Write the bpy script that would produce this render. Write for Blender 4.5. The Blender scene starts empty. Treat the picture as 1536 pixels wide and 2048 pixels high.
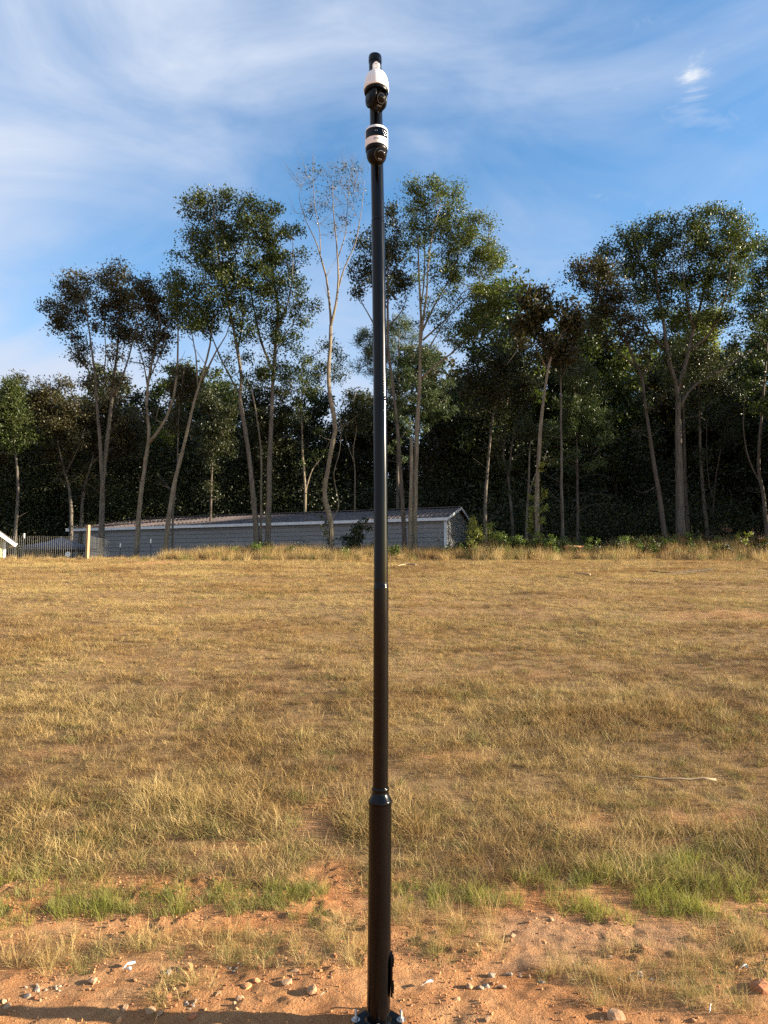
import bpy, math, random
import numpy as np
from math import radians, sin, cos, tan, atan, pi
from mathutils import Vector, Matrix
random.seed(7)
RNG = np.random.default_rng(11)
scene = bpy.context.scene
C = scene.collection

# ------------------------------------------------------------------ camera, sky, sun, exposure
CAMZ = 2.1; TILT = radians(5.5); F = 1420.0
cam = bpy.data.cameras.new('camera'); camo = bpy.data.objects.new('camera', cam); C.objects.link(camo)
camo.location = (0, 0, CAMZ); camo.rotation_euler = (radians(90) + TILT, 0, 0)
cam.sensor_fit = 'VERTICAL'; cam.sensor_height = 24.0; cam.lens = F / 2048 * 24.0
cam.clip_start = 0.05; cam.clip_end = 3000
scene.camera = camo
scene.view_settings.view_transform = 'Standard'; scene.view_settings.look = 'None'
scene.view_settings.gamma = 1.0; scene.view_settings.use_curve_mapping = False
scene.view_settings.exposure = 1.9
scene.cycles.use_denoising = False; scene.cycles.max_bounces = 5; scene.cycles.diffuse_bounces = 3; scene.cycles.glossy_bounces = 2; scene.cycles.transmission_bounces = 3
SUN_EL = radians(15.0); SUN_AZ = radians(86.0)     # azimuth: to the right of the direction towards the viewer
sdir = Vector((cos(SUN_EL) * sin(SUN_AZ), -cos(SUN_EL) * cos(SUN_AZ), sin(SUN_EL)))
sl = bpy.data.lights.new('sun', 'SUN'); sl.energy = 5.0; sl.angle = radians(0.55); sl.color = (1.0, 0.86, 0.66)
slo = bpy.data.objects.new('sun', sl); C.objects.link(slo)
slo.rotation_euler = (-sdir).to_track_quat('-Z', 'Y').to_euler()

def N(nt, typ, loc=None, **kw):
    n = nt.nodes.new(typ)
    for k, v in kw.items():
        if k.startswith('i_'):
            key = k[2:]
            key = int(key) if key.isdigit() else key
            n.inputs[key].default_value = v
        else:
            setattr(n, k, v)
    return n

world = bpy.data.worlds.new('World'); scene.world = world; world.use_nodes = True
def build_world():
    nt = world.node_tree; nt.nodes.clear(); L = nt.links.new
    out = N(nt, 'ShaderNodeOutputWorld'); bg = N(nt, 'ShaderNodeBackground'); bg.inputs['Strength'].default_value = 0.082
    sky = N(nt, 'ShaderNodeTexSky'); sky.sky_type = 'NISHITA'; sky.sun_disc = False
    sky.sun_elevation = SUN_EL; sky.sun_rotation = math.atan2(sdir.x, sdir.y)
    sky.altitude = 200; sky.air_density = 1.0; sky.dust_density = 0.4; sky.ozone_density = 1.5
    tc = N(nt, 'ShaderNodeTexCoord')
    sep = N(nt, 'ShaderNodeSeparateXYZ'); L(tc.outputs['Generated'], sep.inputs[0])
    def m(op, a, b=None, c=None, clamp=False):
        n = N(nt, 'ShaderNodeMath', operation=op); n.use_clamp = clamp
        for i, v in enumerate((a, b, c)):
            if v is None: continue
            if isinstance(v, (int, float)): n.inputs[i].default_value = v
            else: L(v, n.inputs[i])
        return n.outputs[0]
    zz = m('ADD', m('MAXIMUM', sep.outputs['Z'], 0.0), 0.22)
    cx = m('DIVIDE', sep.outputs['X'], zz); cy = m('DIVIDE', sep.outputs['Y'], zz)
    comb = N(nt, 'ShaderNodeCombineXYZ'); L(cx, comb.inputs[0]); L(cy, comb.inputs[1])
    def noise(scale, detail, rough, dist, sx, sy, rot, off, direct=False):
        mp = N(nt, 'ShaderNodeMapping'); mp.inputs['Scale'].default_value = (sx, 1, sy) if direct else (sx, sy, 1)
        mp.inputs['Rotation'].default_value = (0, rot, 0) if direct else (0, 0, rot); mp.inputs['Location'].default_value = off
        L((tc.outputs['Generated'] if direct else comb.outputs[0]), mp.inputs[0])
        n = N(nt, 'ShaderNodeTexNoise'); n.inputs['Scale'].default_value = scale; n.inputs['Detail'].default_value = detail
        n.inputs['Roughness'].default_value = rough; n.inputs['Distortion'].default_value = dist
        L(mp.outputs[0], n.inputs[0]); return n.outputs['Fac']
    n1 = noise(1.15, 5, 0.5, 0.6, 0.8, 1.25, 0.5, (3.1, 1.7, 0))     # broad cirrus veil
    n2 = noise(3.6, 8, 0.58, 0.9, 0.75, 1.5, 0.6, (8.2, 4.4, 0), True)       # streaks
    # denser veil towards the hazy left, clearer air to the right
    side = m('MULTIPLY_ADD', sep.outputs['X'], -0.95, 0.38)
    a = m('ADD', m('MULTIPLY', m('SUBTRACT', n1, 0.40), 2.0), side)
    a = m('ADD', a, m('MULTIPLY', m('SUBTRACT', n2, 0.5), 2.1))
    lowhaze = m('MULTIPLY', m('SUBTRACT', 0.42, sep.outputs['Z']), 0.9, clamp=True)
    a = m('ADD', a, m('MULTIPLY', lowhaze, m('MULTIPLY_ADD', sep.outputs['X'], -1.1, 0.75)))
    a = m('MULTIPLY', a, 0.85, clamp=True)
    # one small bright puff, up and to the right
    u = (1392 - 768) / F; v = (1024 - 150) / F
    d = Vector((u, cos(TILT) - v * sin(TILT), sin(TILT) + v * cos(TILT))).normalized()
    dist = N(nt, 'ShaderNodeVectorMath', operation='DISTANCE'); L(tc.outputs['Generated'], dist.inputs[0]); dist.inputs[1].default_value = d
    n3 = noise(13, 8, 0.62, 0.5, .8, 1.3, 0.5, (1.3, 0.2, 0), True)
    puff = m('MULTIPLY', m('SUBTRACT', m('ADD', m('MULTIPLY', m('SUBTRACT', n3, 0.5), 4.2), 0.12), m('MULTIPLY', dist.outputs['Value'], 4.2)), 1.1, clamp=True)
    core = m('MULTIPLY', m('SUBTRACT', m('ADD', m('MULTIPLY', m('SUBTRACT', n3, 0.5), 3.6), 0.92), m('MULTIPLY', dist.outputs['Value'], 25.0)), 1.2, clamp=True)
    puff = m('MAXIMUM', m('MULTIPLY', puff, .6), core)
    a2 = m('MAXIMUM', a, puff)
    cr = N(nt, 'ShaderNodeMix', data_type='RGBA'); cr.inputs[6].default_value = (1.55, 2.0, 2.85, 1); cr.inputs[7].default_value = (2.7, 2.9, 3.2, 1)
    L(m('MAXIMUM', m('MULTIPLY', a, 0.55), puff), cr.inputs[0])
    hsv = N(nt, 'ShaderNodeHueSaturation'); hsv.inputs['Saturation'].default_value = 1.25; hsv.inputs['Value'].default_value = 1.0
    L(sky.outputs[0], hsv.inputs['Color'])
    mix = N(nt, 'ShaderNodeMix', data_type='RGBA'); L(a2, mix.inputs[0]); L(hsv.outputs[0], mix.inputs[6]); L(cr.outputs[2], mix.inputs[7])
    L(mix.outputs[2], bg.inputs['Color']); L(bg.outputs[0], out.inputs['Surface'])
build_world()

# ------------------------------------------------------------------ helpers
def at(px, py, Y):
    """photograph pixel -> the point of the place that lies Y metres ahead"""
    u = (px - 768) / F; v = (1024 - py) / F
    d = Vector((u, cos(TILT) - v * sin(TILT), sin(TILT) + v * cos(TILT)))
    return Vector((0, 0, CAMZ)) + d * (Y / d.y)
def mpp(py, Y):
    v = (1024 - py) / F
    return Y / (cos(TILT) - v * sin(TILT)) / F

def tag(o, label=None, cat=None, group=None, kind=None):
    if label: o['label'] = label
    if cat: o['category'] = cat
    if group: o['group'] = group
    if kind: o['kind'] = kind
    return o
def empty(name, loc=(0, 0, 0), rz=0):
    o = bpy.data.objects.new(name, None); C.objects.link(o); o.location = loc; o.rotation_euler = (0, 0, rz)
    o.empty_display_size = 0.2
    return o
def link(name, me, mat=None, parent=None, loc=None):
    o = bpy.data.objects.new(name, me); C.objects.link(o)
    if mat is not None and not me.materials: me.materials.append(mat)
    if parent: o.parent = parent
    if loc is not None: o.location = loc
    return o
def mesh_np(name, V, faces, smooth=False):
    """faces: list of int arrays, each (n, k)"""
    me = bpy.data.meshes.new(name)
    V = np.asarray(V, dtype=np.float32).reshape(-1, 3)
    me.vertices.add(len(V)); me.vertices.foreach_set('co', V.ravel())
    faces = [np.asarray(f, dtype=np.int32) for f in faces if len(f)]
    nl = sum(f.size for f in faces); npoly = sum(len(f) for f in faces)
    me.loops.add(nl); me.polygons.add(npoly)
    me.loops.foreach_set('vertex_index', np.concatenate([f.ravel() for f in faces]))
    tot = np.concatenate([np.full(len(f), f.shape[1], dtype=np.int32) for f in faces])
    st = np.concatenate([[0], np.cumsum(tot)[:-1]]).astype(np.int32)
    me.polygons.foreach_set('loop_start', st)
    try: me.polygons.foreach_set('loop_total', tot)
    except Exception: pass
    me.polygons.foreach_set('use_smooth', np.full(npoly, smooth))
    me.update(calc_edges=True); me.validate()
    return me
class MB:
    def __init__(s): s.v = []; s.f3 = []; s.f4 = []; s.fn = []; s.n = 0
    def add(s, V, f4=None, f3=None, fn=None):
        V = np.asarray(V, dtype=float).reshape(-1, 3); b = s.n
        s.v.append(V); s.n += len(V)
        if f4 is not None and len(f4): s.f4.append(np.asarray(f4) + b)
        if f3 is not None and len(f3): s.f3.append(np.asarray(f3) + b)
        if fn:
            for f in fn: s.fn.append(np.asarray([f]) + b)
    def box(s, c, d, R=None):
        c = np.asarray(c, float); d = np.asarray(d, float) / 2
        P = np.array([[x, y, z] for z in (-1, 1) for y in (-1, 1) for x in (-1, 1)], float) * d
        if R is not None: P = P @ np.asarray(R).T
        s.add(P + c, f4=[[0, 2, 3, 1], [4, 5, 7, 6], [0, 1, 5, 4], [2, 6, 7, 3], [0, 4, 6, 2], [1, 3, 7, 5]])
    def tube(s, pts, rad, sides=8, cap=True):
        P = np.asarray(pts, float); n = len(P)
        r = np.broadcast_to(np.asarray(rad, float), (n,))
        T = np.gradient(P, axis=0); T /= np.linalg.norm(T, axis=1, keepdims=True) + 1e-9
        ref = np.array([0.31, 0.95, 0.05]) if abs(T[0] @ np.array([0.31, 0.95, 0.05])) < 0.9 else np.array([0, 0.1, 1.0])
        A = np.cross(T, ref); A /= np.linalg.norm(A, axis=1, keepdims=True) + 1e-9
        B = np.cross(T, A)
        th = np.arange(sides) * 2 * pi / sides
        ring = P[:, None, :] + r[:, None, None] * (np.cos(th)[None, :, None] * A[:, None, :] + np.sin(th)[None, :, None] * B[:, None, :])
        idx = np.arange(n * sides).reshape(n, sides); nx = np.roll(idx, -1, axis=1)
        q = np.stack([idx[:-1], nx[:-1], nx[1:], idx[1:]], -1).reshape(-1, 4)
        fn = [idx[0][::-1].tolist(), idx[-1].tolist()] if cap and sides > 2 else None
        s.add(ring.reshape(-1, 3), f4=q, fn=fn)
    def lathe(s, prof, segs=32, M=None, cen=None):
        prof = np.asarray(prof, float); n = len(prof); th = np.arange(segs) * 2 * pi / segs
        V = np.stack([prof[:, 0][:, None] * np.cos(th), prof[:, 0][:, None] * np.sin(th), np.repeat(prof[:, 1][:, None], segs, 1)], -1)
        if cen is not None: V = V + np.asarray(cen, float)[:, None, :]
        V = V.reshape(-1, 3)
        if M is not None:
            M = np.asarray(M); V = V @ M[:3, :3].T + M[:3, 3]
        idx = np.arange(n * segs).reshape(n, segs); nx = np.roll(idx, -1, axis=1)
        q = np.stack([idx[:-1], nx[:-1], nx[1:], idx[1:]], -1).reshape(-1, 4)
        s.add(V, f4=q, fn=[idx[0][::-1].tolist(), idx[-1].tolist()])
    def mesh(s, name, smooth=False):
        return mesh_np(name, np.concatenate(s.v), s.f4 + s.f3 + s.fn, smooth)
    def build(s, name, mat, parent=None, smooth=False, angle=None):
        me = s.mesh(name, smooth); o = link(name, me, mat, parent)
        if angle is not None:
            me.set_sharp_from_angle(angle=radians(angle))
        return o

def _hash(ix, iy, seed):
    h = (ix.astype(np.int64) * 374761393 + iy.astype(np.int64) * 668265263 + seed * 1442695041) & 0xFFFFFFFF
    h = ((h ^ (h >> 13)) * 1274126177) & 0xFFFFFFFF
    return ((h ^ (h >> 16)) & 0xFFFF) / 65535.0
def vnoise(x, y, seed=0):
    x = np.asarray(x, float); y = np.asarray(y, float)
    ix = np.floor(x); iy = np.floor(y); fx = x - ix; fy = y - iy
    fx = fx * fx * fx * (fx * (fx * 6 - 15) + 10); fy = fy * fy * fy * (fy * (fy * 6 - 15) + 10)
    a = _hash(ix, iy, seed); b = _hash(ix + 1, iy, seed); c = _hash(ix, iy + 1, seed); d = _hash(ix + 1, iy + 1, seed)
    return (a * (1 - fx) + b * fx) * (1 - fy) + (c * (1 - fx) + d * fx) * fy
def fbm(x, y, seed=0, octv=4, gain=0.5):
    t = 0; a = 1; s = 0
    for o in range(octv):
        t = t + a * (vnoise(np.asarray(x) * 2 ** o + o * 7.3, np.asarray(y) * 2 ** o - o * 3.1, seed + o) - 0.5); s += a; a *= gain
    return t / s * 2   # about -1..1
def smooth(e0, e1, x):
    t = np.clip((np.asarray(x, float) - e0) / (e1 - e0), 0, 1); return t * t * (3 - 2 * t)

# terrain
_py = np.array([-400, 4.8, 5.4, 6.2, 7.2, 9, 12, 20, 27, 30.3, 32, 35, 50, 80, 200, 900], float)
_pz = np.array([0, 0, .05, .20, .44, .80, 1.25, 2.12, 2.74, 2.98, 3.00, 2.94, 2.9, 3.3, 5.0, 9.0], float)
_gy = np.concatenate([np.linspace(-400, 0, 40, endpoint=False), np.linspace(0, 60, 1200), np.linspace(60.5, 900, 100)])
_gz = np.interp(_gy, _py, _pz)
_k = np.exp(-np.linspace(-2, 2, 17) ** 2); _k /= _k.sum()
_seg = slice(40, 1240); _gz[_seg] = np.convolve(np.pad(_gz[_seg], 8, mode='edge'), _k, 'valid')
def H(x, y):
    x = np.asarray(x, float); y = np.asarray(y, float)
    z = np.interp(y, _gy, _gz)
    f = smooth(5.2, 9, y) * (1 - smooth(60, 90, y))
    z = z + f * (0.10 * fbm(x / 5.5, y / 4.0, 3, 3) + 0.03 * fbm(x / 1.3, y / 1.3, 9, 2)) * (1 - 0.5 * smooth(22, 29, y))
    # berm along the top of the slope, low in the middle and higher to the right
    hb = 0.72 * smooth(2.6, 5.0, x) * (0.72 + 0.35 * fbm(x / 2.6, 0 * x, 21, 3)) + 0.30 * smooth(-9.5, -7.0, x) * (1 - smooth(3.0, 5, x)) * (0.8 + .5 * fbm(x / 2.0, 0 * x, 23, 2))
    hb = hb * (1 - 0.75 * np.exp(-((x - 9.6) / 0.55) ** 2))
    z = z + hb * np.exp(-((y - 31.9 - 0.35 * fbm(x / 3, 0 * x, 5, 2)) / np.where(y < 31.9, 1.0, 1.6)) ** 2)
    # foreground clay: low humps and ruts
    g = (1 - smooth(4.9, 6.2, y)) * smooth(1.0, 2.6, y)
    z = z + g * (0.022 * fbm(x / 1.1, y / .8, 41, 3) + 0.03 * np.exp(-((x + .35) / .5) ** 2 - ((y - 4.05) / .28) ** 2) - .012)
    return z
def micro(x, y):
    g = (1 - smooth(4.9, 5.8, y)) * smooth(1.5, 2.8, y)
    n = fbm(x / .17, y / .13, 51, 4, .6)
    clod = np.clip(fbm(x / .055, y / .05, 57, 2) - .15, 0, 1)
    r = np.abs(fbm(x / .35 + .6 * y, y / .10, 61, 2))
    n = n + .55 * np.abs(fbm(x / .06, y / .05, 59, 2)) * smooth(-.3, .4, fbm(x / .7, y / .5, 65, 2))
    return g * (0.019 * n + .042 * clod * smooth(-.2, .5, fbm(x / .5, y / .4, 63, 2)) + 0.008 * r) + smooth(5, 6.5, y) * (1 - smooth(20, 30, y)) * 0.012 * fbm(x / .3, y / .3, 67, 2)
def ground(px, py):
    u = (px - 768) / F; v = (1024 - py) / F
    d = np.array((u, cos(TILT) - v * sin(TILT), sin(TILT) + v * cos(TILT))); d /= d[1]
    Y = np.concatenate([np.linspace(2.5, 12, 1500), np.linspace(12, 60, 1500)])
    zr = CAMZ + d[2] * Y; zg = H(d[0] * Y, Y)
    i = int(np.argmax(zr <= zg)) if (zr <= zg).any() else len(Y) - 1
    y = Y[i]; return np.array([d[0] * y, y, float(H(d[0] * y, y))])
def ellipses(lst):
    """pixel ellipses on the ground -> ground-plane ellipses in metres"""
    out = []
    for e in lst:
        px, py, rx, ry = e[:4]
        c = ground(px, py); a = ground(px, py - ry); b = ground(px, py + ry)
        out.append((c[0], (a[1] + b[1]) / 2, rx * c[1] / F * 1.0, max((a[1] - b[1]) / 2, .05), e[4] if len(e) > 4 else 1.0))
    return out
def field_of(ells, x, y, hard=2.0, warp=.18, seed=71):
    x = x + warp * fbm(x / .45, y / .35, seed, 3); y = y + warp * .5 * fbm(x / .45 + 9, y / .35, seed + 5, 3)
    t = np.zeros_like(x)
    for cx, cy, rx, ry, w in ells:
        q = ((x - cx) / rx) ** 2 + ((y - cy) / ry) ** 2
        t = np.maximum(t, w * np.exp(-q ** hard * .7))
    return t

# ------------------------------------------------------------------ materials
def mat(name, col=(.5, .5, .5), rough=.6, metal=0, spec=.5):
    m = bpy.data.materials.new(name); m.use_nodes = True
    b = m.node_tree.nodes['Principled BSDF']
    b.inputs['Base Color'].default_value = (*col, 1); b.inputs['Roughness'].default_value = rough; b.inputs['Metallic'].default_value = metal
    b.inputs['Specular IOR Level'].default_value = spec
    return m, m.node_tree, b
def ramp(nt, fac, stops):
    r = N(nt, 'ShaderNodeValToRGB'); nt.links.new(fac, r.inputs[0])
    el = r.color_ramp.elements
    while len(el) < len(stops): el.new(0.5)
    for e, (p, c) in zip(el, stops): e.position = p; e.color = (*c, 1)
    return r.outputs[0]
def pos_noise(nt, scale, detail=4, rough=.55, vec=None, sc=None, dist=0, coord='pos'):
    if coord == 'pos':
        g = N(nt, 'ShaderNodeNewGeometry'); src = g.outputs['Position']
    else:
        g = N(nt, 'ShaderNodeTexCoord'); src = g.outputs['Object']
    if sc:
        mp = N(nt, 'ShaderNodeMapping'); mp.inputs['Scale'].default_value = sc; nt.links.new(src, mp.inputs[0]); src = mp.outputs[0]
    n = N(nt, 'ShaderNodeTexNoise'); n.inputs['Scale'].default_value = scale; n.inputs['Detail'].default_value = detail
    n.inputs['Roughness'].default_value = rough; n.inputs['Distortion'].default_value = dist
    nt.links.new(src, n.inputs[0]); return n.outputs['Fac']
def mixc(nt, fac, a, b, mode='MIX'):
    m = N(nt, 'ShaderNodeMix', data_type='RGBA', blend_type=mode)
    for s, v in ((0, fac), (6, a), (7, b)):
        if isinstance(v, (int, float)): m.inputs[s].default_value = v
        elif isinstance(v, tuple): m.inputs[s].default_value = (*v, 1)
        else: nt.links.new(v, m.inputs[s])
    return m.outputs[2]
def bump(nt, b, h, strength=.4, dist=.02):
    n = N(nt, 'ShaderNodeBump'); n.inputs['Strength'].default_value = strength; n.inputs['Distance'].default_value = dist
    nt.links.new(h, n.inputs['Height']); nt.links.new(n.outputs[0], b.inputs['Normal'])
def attr(nt, name):
    a = N(nt, 'ShaderNodeAttribute'); a.attribute_name = name; return a.outputs['Fac']

def leaf_mat(name, c0, c1, c2, trans=.35, rough=.42, spec=.35):
    m = bpy.data.materials.new(name); m.use_nodes = True; nt = m.node_tree
    b = nt.nodes['Principled BSDF']; b.inputs['Roughness'].default_value = rough; b.inputs['Specular IOR Level'].default_value = spec
    g = N(nt, 'ShaderNodeNewGeometry')
    col = ramp(nt, g.outputs['Random Per Island'], [(0, c0), (.55, c1), (1, c2)])
    big = pos_noise(nt, .55, 2)
    col = mixc(nt, ramp(nt, big, [(.35, (0, 0, 0)), (.7, (1, 1, 1))]), col, mixc(nt, .5, col, tuple(np.array(c2) * .85 + np.array((.012, .008, 0)))))
    nt.links.new(col, b.inputs['Base Color'])
    t = N(nt, 'ShaderNodeBsdfTranslucent'); nt.links.new(mixc(nt, 1.0, col, (1.3, 1.35, .7), 'MULTIPLY'), t.inputs['Color'])
    mx = N(nt, 'ShaderNodeMixShader'); mx.inputs[0].default_value = trans
    nt.links.new(b.outputs[0], mx.inputs[1]); nt.links.new(t.outputs[0], mx.inputs[2])
    nt.links.new(mx.outputs[0], nt.nodes['Material Output'].inputs['Surface'])
    return m
def grass_mat(name, cols, big=None, trans=.3):
    m = bpy.data.materials.new(name); m.use_nodes = True; nt = m.node_tree
    b = nt.nodes['Principled BSDF']; b.inputs['Roughness'].default_value = .55; b.inputs['Specular IOR Level'].default_value = .25
    g = N(nt, 'ShaderNodeNewGeometry')
    oi = N(nt, 'ShaderNodeObjectInfo')
    ad = N(nt, 'ShaderNodeMath', operation='ADD'); nt.links.new(g.outputs['Random Per Island'], ad.inputs[0]); nt.links.new(oi.outputs['Random'], ad.inputs[1])
    ml = N(nt, 'ShaderNodeMath', operation='MULTIPLY'); nt.links.new(ad.outputs[0], ml.inputs[0]); ml.inputs[1].default_value = .5
    col = ramp(nt, ml.outputs[0], [(i / (len(cols) - 1), c) for i, c in enumerate(cols)])
    if big:
        n1 = pos_noise(nt, .55, 4, .6, sc=(.7, 1.0, .2))
        col = mixc(nt, ramp(nt, n1, [(.42, (0, 0, 0)), (.62, (1, 1, 1))]), col, mixc(nt, 1.0, col, big, 'MULTIPLY'))
    nt.links.new(col, b.inputs['Base Color'])
    t = N(nt, 'ShaderNodeBsdfTranslucent'); nt.links.new(col, t.inputs['Color'])
    mx = N(nt, 'ShaderNodeMixShader'); mx.inputs[0].default_value = trans
    nt.links.new(b.outputs[0], mx.inputs[1]); nt.links.new(t.outputs[0], mx.inputs[2])
    nt.links.new(mx.outputs[0], nt.nodes['Material Output'].inputs['Surface'])
    return m

M = {}
def make_mats():
    # ground
    m, nt, b = mat('ground', rough=.95, spec=.12); M['ground'] = m
    n1 = pos_noise(nt, 1.6, 5, .6); n2 = pos_noise(nt, 14, 6, .65); n3 = pos_noise(nt, 70, 4, .7)
    clay = ramp(nt, n1, [(.3, (.50, .21, .078)), (.5, (.58, .285, .12)), (.72, (.64, .375, .185))])
    clay = mixc(nt, ramp(nt, n2, [(.4, (0, 0, 0)), (.75, (.55, .55, .55))]), clay, (.34, .135, .055))
    clay = mixc(nt, ramp(nt, n3, [(.55, (0, 0, 0)), (.75, (.6, .6, .6))]), clay, (.62, .38, .215))
    sand = ramp(nt, n2, [(.3, (.42, .22, .11)), (.7, (.55, .32, .17))])
    c = mixc(nt, attr(nt, 'sand'), clay, sand)
    th = ramp(nt, n2, [(.3, (.22, .135, .062)), (.55, (.33, .215, .10)), (.8, (.42, .27, .13))])
    th = mixc(nt, ramp(nt, n1, [(.45, (0, 0, 0)), (.75, (.7, .7, .7))]), th, (.36, .19, .095))
    c = mixc(nt, attr(nt, 'thatch'), c, th)
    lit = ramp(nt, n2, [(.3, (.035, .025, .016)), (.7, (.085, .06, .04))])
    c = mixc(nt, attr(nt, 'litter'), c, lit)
    nt.links.new(c, b.inputs['Base Color'])
    ad = N(nt, 'ShaderNodeMath', operation='ADD'); nt.links.new(n2, ad.inputs[0]); nt.links.new(n3, ad.inputs[1])
    bump(nt, b, ad.outputs[0], 1.0, .05)
    # stones
    for nm, c0, c1 in (('stone_tan', (.32, .175, .09), (.45, .28, .165)), ('stone_grey', (.19, .16, .13), (.31, .265, .215)), ('stone_red', (.28, .105, .05), (.40, .18, .09)), ('stone_pale', (.30, .215, .145), (.42, .325, .235)), ('stone_orange', (.46, .20, .08), (.57, .30, .14))):
        m, nt, b = mat(nm, rough=.9, spec=.2); M[nm] = m
        n = pos_noise(nt, 22, 5, .65); nt.links.new(ramp(nt, n, [(.3, c0), (.7, c1)]), b.inputs['Base Color'])
        bump(nt, b, pos_noise(nt, 60, 4, .7), .5, .01)
    # paint on the pole
    m, nt, b = mat('pole_paint', (.003, .003, .003), .1, 0, .22); M['pole'] = m
    n = pos_noise(nt, 60, 3, .5, sc=(1, 1, .12)); nt.links.new(ramp(nt, n, [(.3, (.14,) * 3), (.75, (.21,) * 3)]), b.inputs['Roughness'])
    dst = pos_noise(nt, 5, 6, .7)
    nt.links.new(ramp(nt, dst, [(.45, (.002, .002, .0024)), (.8, (.004, .0037, .0034))]), b.inputs['Base Color'])
    b.inputs['Coat Weight'].default_value = .0; b.inputs['Coat Roughness'].default_value = .06
    m, nt, b = mat('camera_white', (.78, .77, .75), .38); M['white'] = m
    n = pos_noise(nt, 40, 3); nt.links.new(ramp(nt, n, [(.3, (.74, .73, .71)), (.8, (.80, .79, .77))]), b.inputs['Base Color'])
    m, nt, b = mat('camera_black', (.003, .003, .0033), .33, 0, .14); M['black'] = m
    n = pos_noise(nt, 80, 3); nt.links.new(ramp(nt, n, [(.3, (.3,) * 3), (.7, (.42,) * 3)]), b.inputs['Roughness'])
    m, nt, b = mat('lens_glass', (.001, .001, .0015), .03, 0, .22); M['glass'] = m
    n = pos_noise(nt, 30, 2); nt.links.new(ramp(nt, n, [(.3, (.02,) * 3), (.8, (.05,) * 3)]), b.inputs['Roughness'])
    m, nt, b = mat('lens_ring', (.06, .06, .062), .25, .9); M['ring'] = m
    n = pos_noise(nt, 90, 2); nt.links.new(ramp(nt, n, [(.3, (.2,) * 3), (.8, (.34,) * 3)]), b.inputs['Roughness'])
    m, nt, b = mat('print_grey', (.16, .16, .17), .6); M['print'] = m
    m, nt, b = mat('sensor', (.22, .22, .23), .2, .6); M['sensor'] = m
    m, nt, b = mat('zinc', (.55, .55, .54), .35, .9); M['zinc'] = m
    n = pos_noise(nt, 60, 4); nt.links.new(ramp(nt, n, [(.3, (.42, .42, .41)), (.7, (.66, .66, .65))]), b.inputs['Base Color'])
    # barks
    for nm, c0, c1, c2 in (('bark_grey', (.055, .046, .037), (.115, .098, .078), (.18, .155, .125)), ('bark_pale', (.095, .077, .056), (.175, .144, .104), (.26, .22, .165)), ('bark_dark', (.045, .036, .029), (.085, .07, .056), (.13, .11, .09))):
        m, nt, b = mat(nm, rough=.9, spec=.15); M[nm] = m
        n = pos_noise(nt, 9, 6, .65, sc=(1, 1, .22)); n2 = pos_noise(nt, 1.4, 3)
        c = ramp(nt, n, [(.3, c0), (.5, c1), (.72, c2)])
        c = mixc(nt, ramp(nt, n2, [(.5, (0, 0, 0)), (.75, (.45, .45, .45))]), c, (c1[0] * .9, c1[1] * 1.02, c1[2] * .8))
        nt.links.new(c, b.inputs['Base Color']); bump(nt, b, n, 1.0, .05)
    M['leaf_oak'] = leaf_mat('leaf_oak', (.019, .032, .009), (.040, .060, .015), (.078, .096, .025))
    M['leaf_light'] = leaf_mat('leaf_light', (.029, .047, .011), (.060, .085, .019), (.112, .135, .032))
    M['leaf_dark'] = leaf_mat('leaf_dark', (.014, .020, .009), (.028, .038, .014), (.055, .062, .022), .25)
    M['leaf_brown'] = leaf_mat('leaf_brown', (.022, .022, .010), (.042, .039, .016), (.080, .068, .027))
    M['leaf_rust'] = leaf_mat('leaf_rust', (.020, .025, .010), (.038, .038, .015), (.070, .055, .023))
    M['leaf_yellow'] = leaf_mat('leaf_yellow', (.07, .085, .016), (.12, .135, .024), (.19, .20, .04), .5)
    M['needle'] = leaf_mat('needle', (.025, .045, .014), (.050, .080, .024), (.085, .115, .04), .2)
    M['leaf_bush'] = leaf_mat('leaf_bush', (.04, .07, .014), (.085, .13, .028), (.15, .19, .05))
    M['leaf_sumac'] = leaf_mat('leaf_sumac', (.10, .12, .025), (.19, .21, .05), (.28, .28, .08), .45)
    M['leaf_dead'] = leaf_mat('leaf_dead', (.05, .025, .014), (.10, .05, .028), (.16, .085, .045), .2)
    M['grass_dry'] = grass_mat('grass_dry', [(.25, .155, .055), (.44, .30, .108), (.56, .41, .168), (.63, .50, .245)], (.74, .65, .60))
    M['grass_brown'] = grass_mat('grass_brown', [(.13, .078, .036), (.25, .16, .073), (.40, .28, .135)], (.8, .7, .65))
    M['grass_olive'] = grass_mat('grass_olive', [(.12, .12, .035), (.22, .21, .06), (.36, .31, .11)])
    M['grass_green'] = grass_mat('grass_green', [(.15, .15, .03), (.27, .275, .05), (.42, .40, .10)], None, .45)
    # building
    m, nt, b = mat('siding_grey', (.30, .30, .305), .45); M['siding'] = m
    n = pos_noise(nt, .8, 5, .6, sc=(.4, .4, 1.6)); nt.links.new(ramp(nt, n, [(.3, (.185, .183, .178)), (.7, (.245, .242, .238))]), b.inputs['Base Color'])
    m, nt, b = mat('roof_brown', (.13, .095, .09), .42); M['roof'] = m
    n = pos_noise(nt, .9, 5, .65); nt.links.new(ramp(nt, n, [(.3, (.085, .068, .066)), (.7, (.13, .106, .103))]), b.inputs['Base Color'])
    m, nt, b = mat('trim_white', (.72, .72, .71), .45); M['trim'] = m
    n = pos_noise(nt, 2, 4); nt.links.new(ramp(nt, n, [(.3, (.64, .64, .63)), (.7, (.75, .75, .74))]), b.inputs['Base Color'])
    m, nt, b = mat('clapboard_yellow', (.62, .56, .32), .55); M['yellow'] = m
    n = pos_noise(nt, 3, 4); nt.links.new(ramp(nt, n, [(.3, (.36, .31, .155)), (.7, (.43, .38, .20))]), b.inputs['Base Color'])
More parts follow.
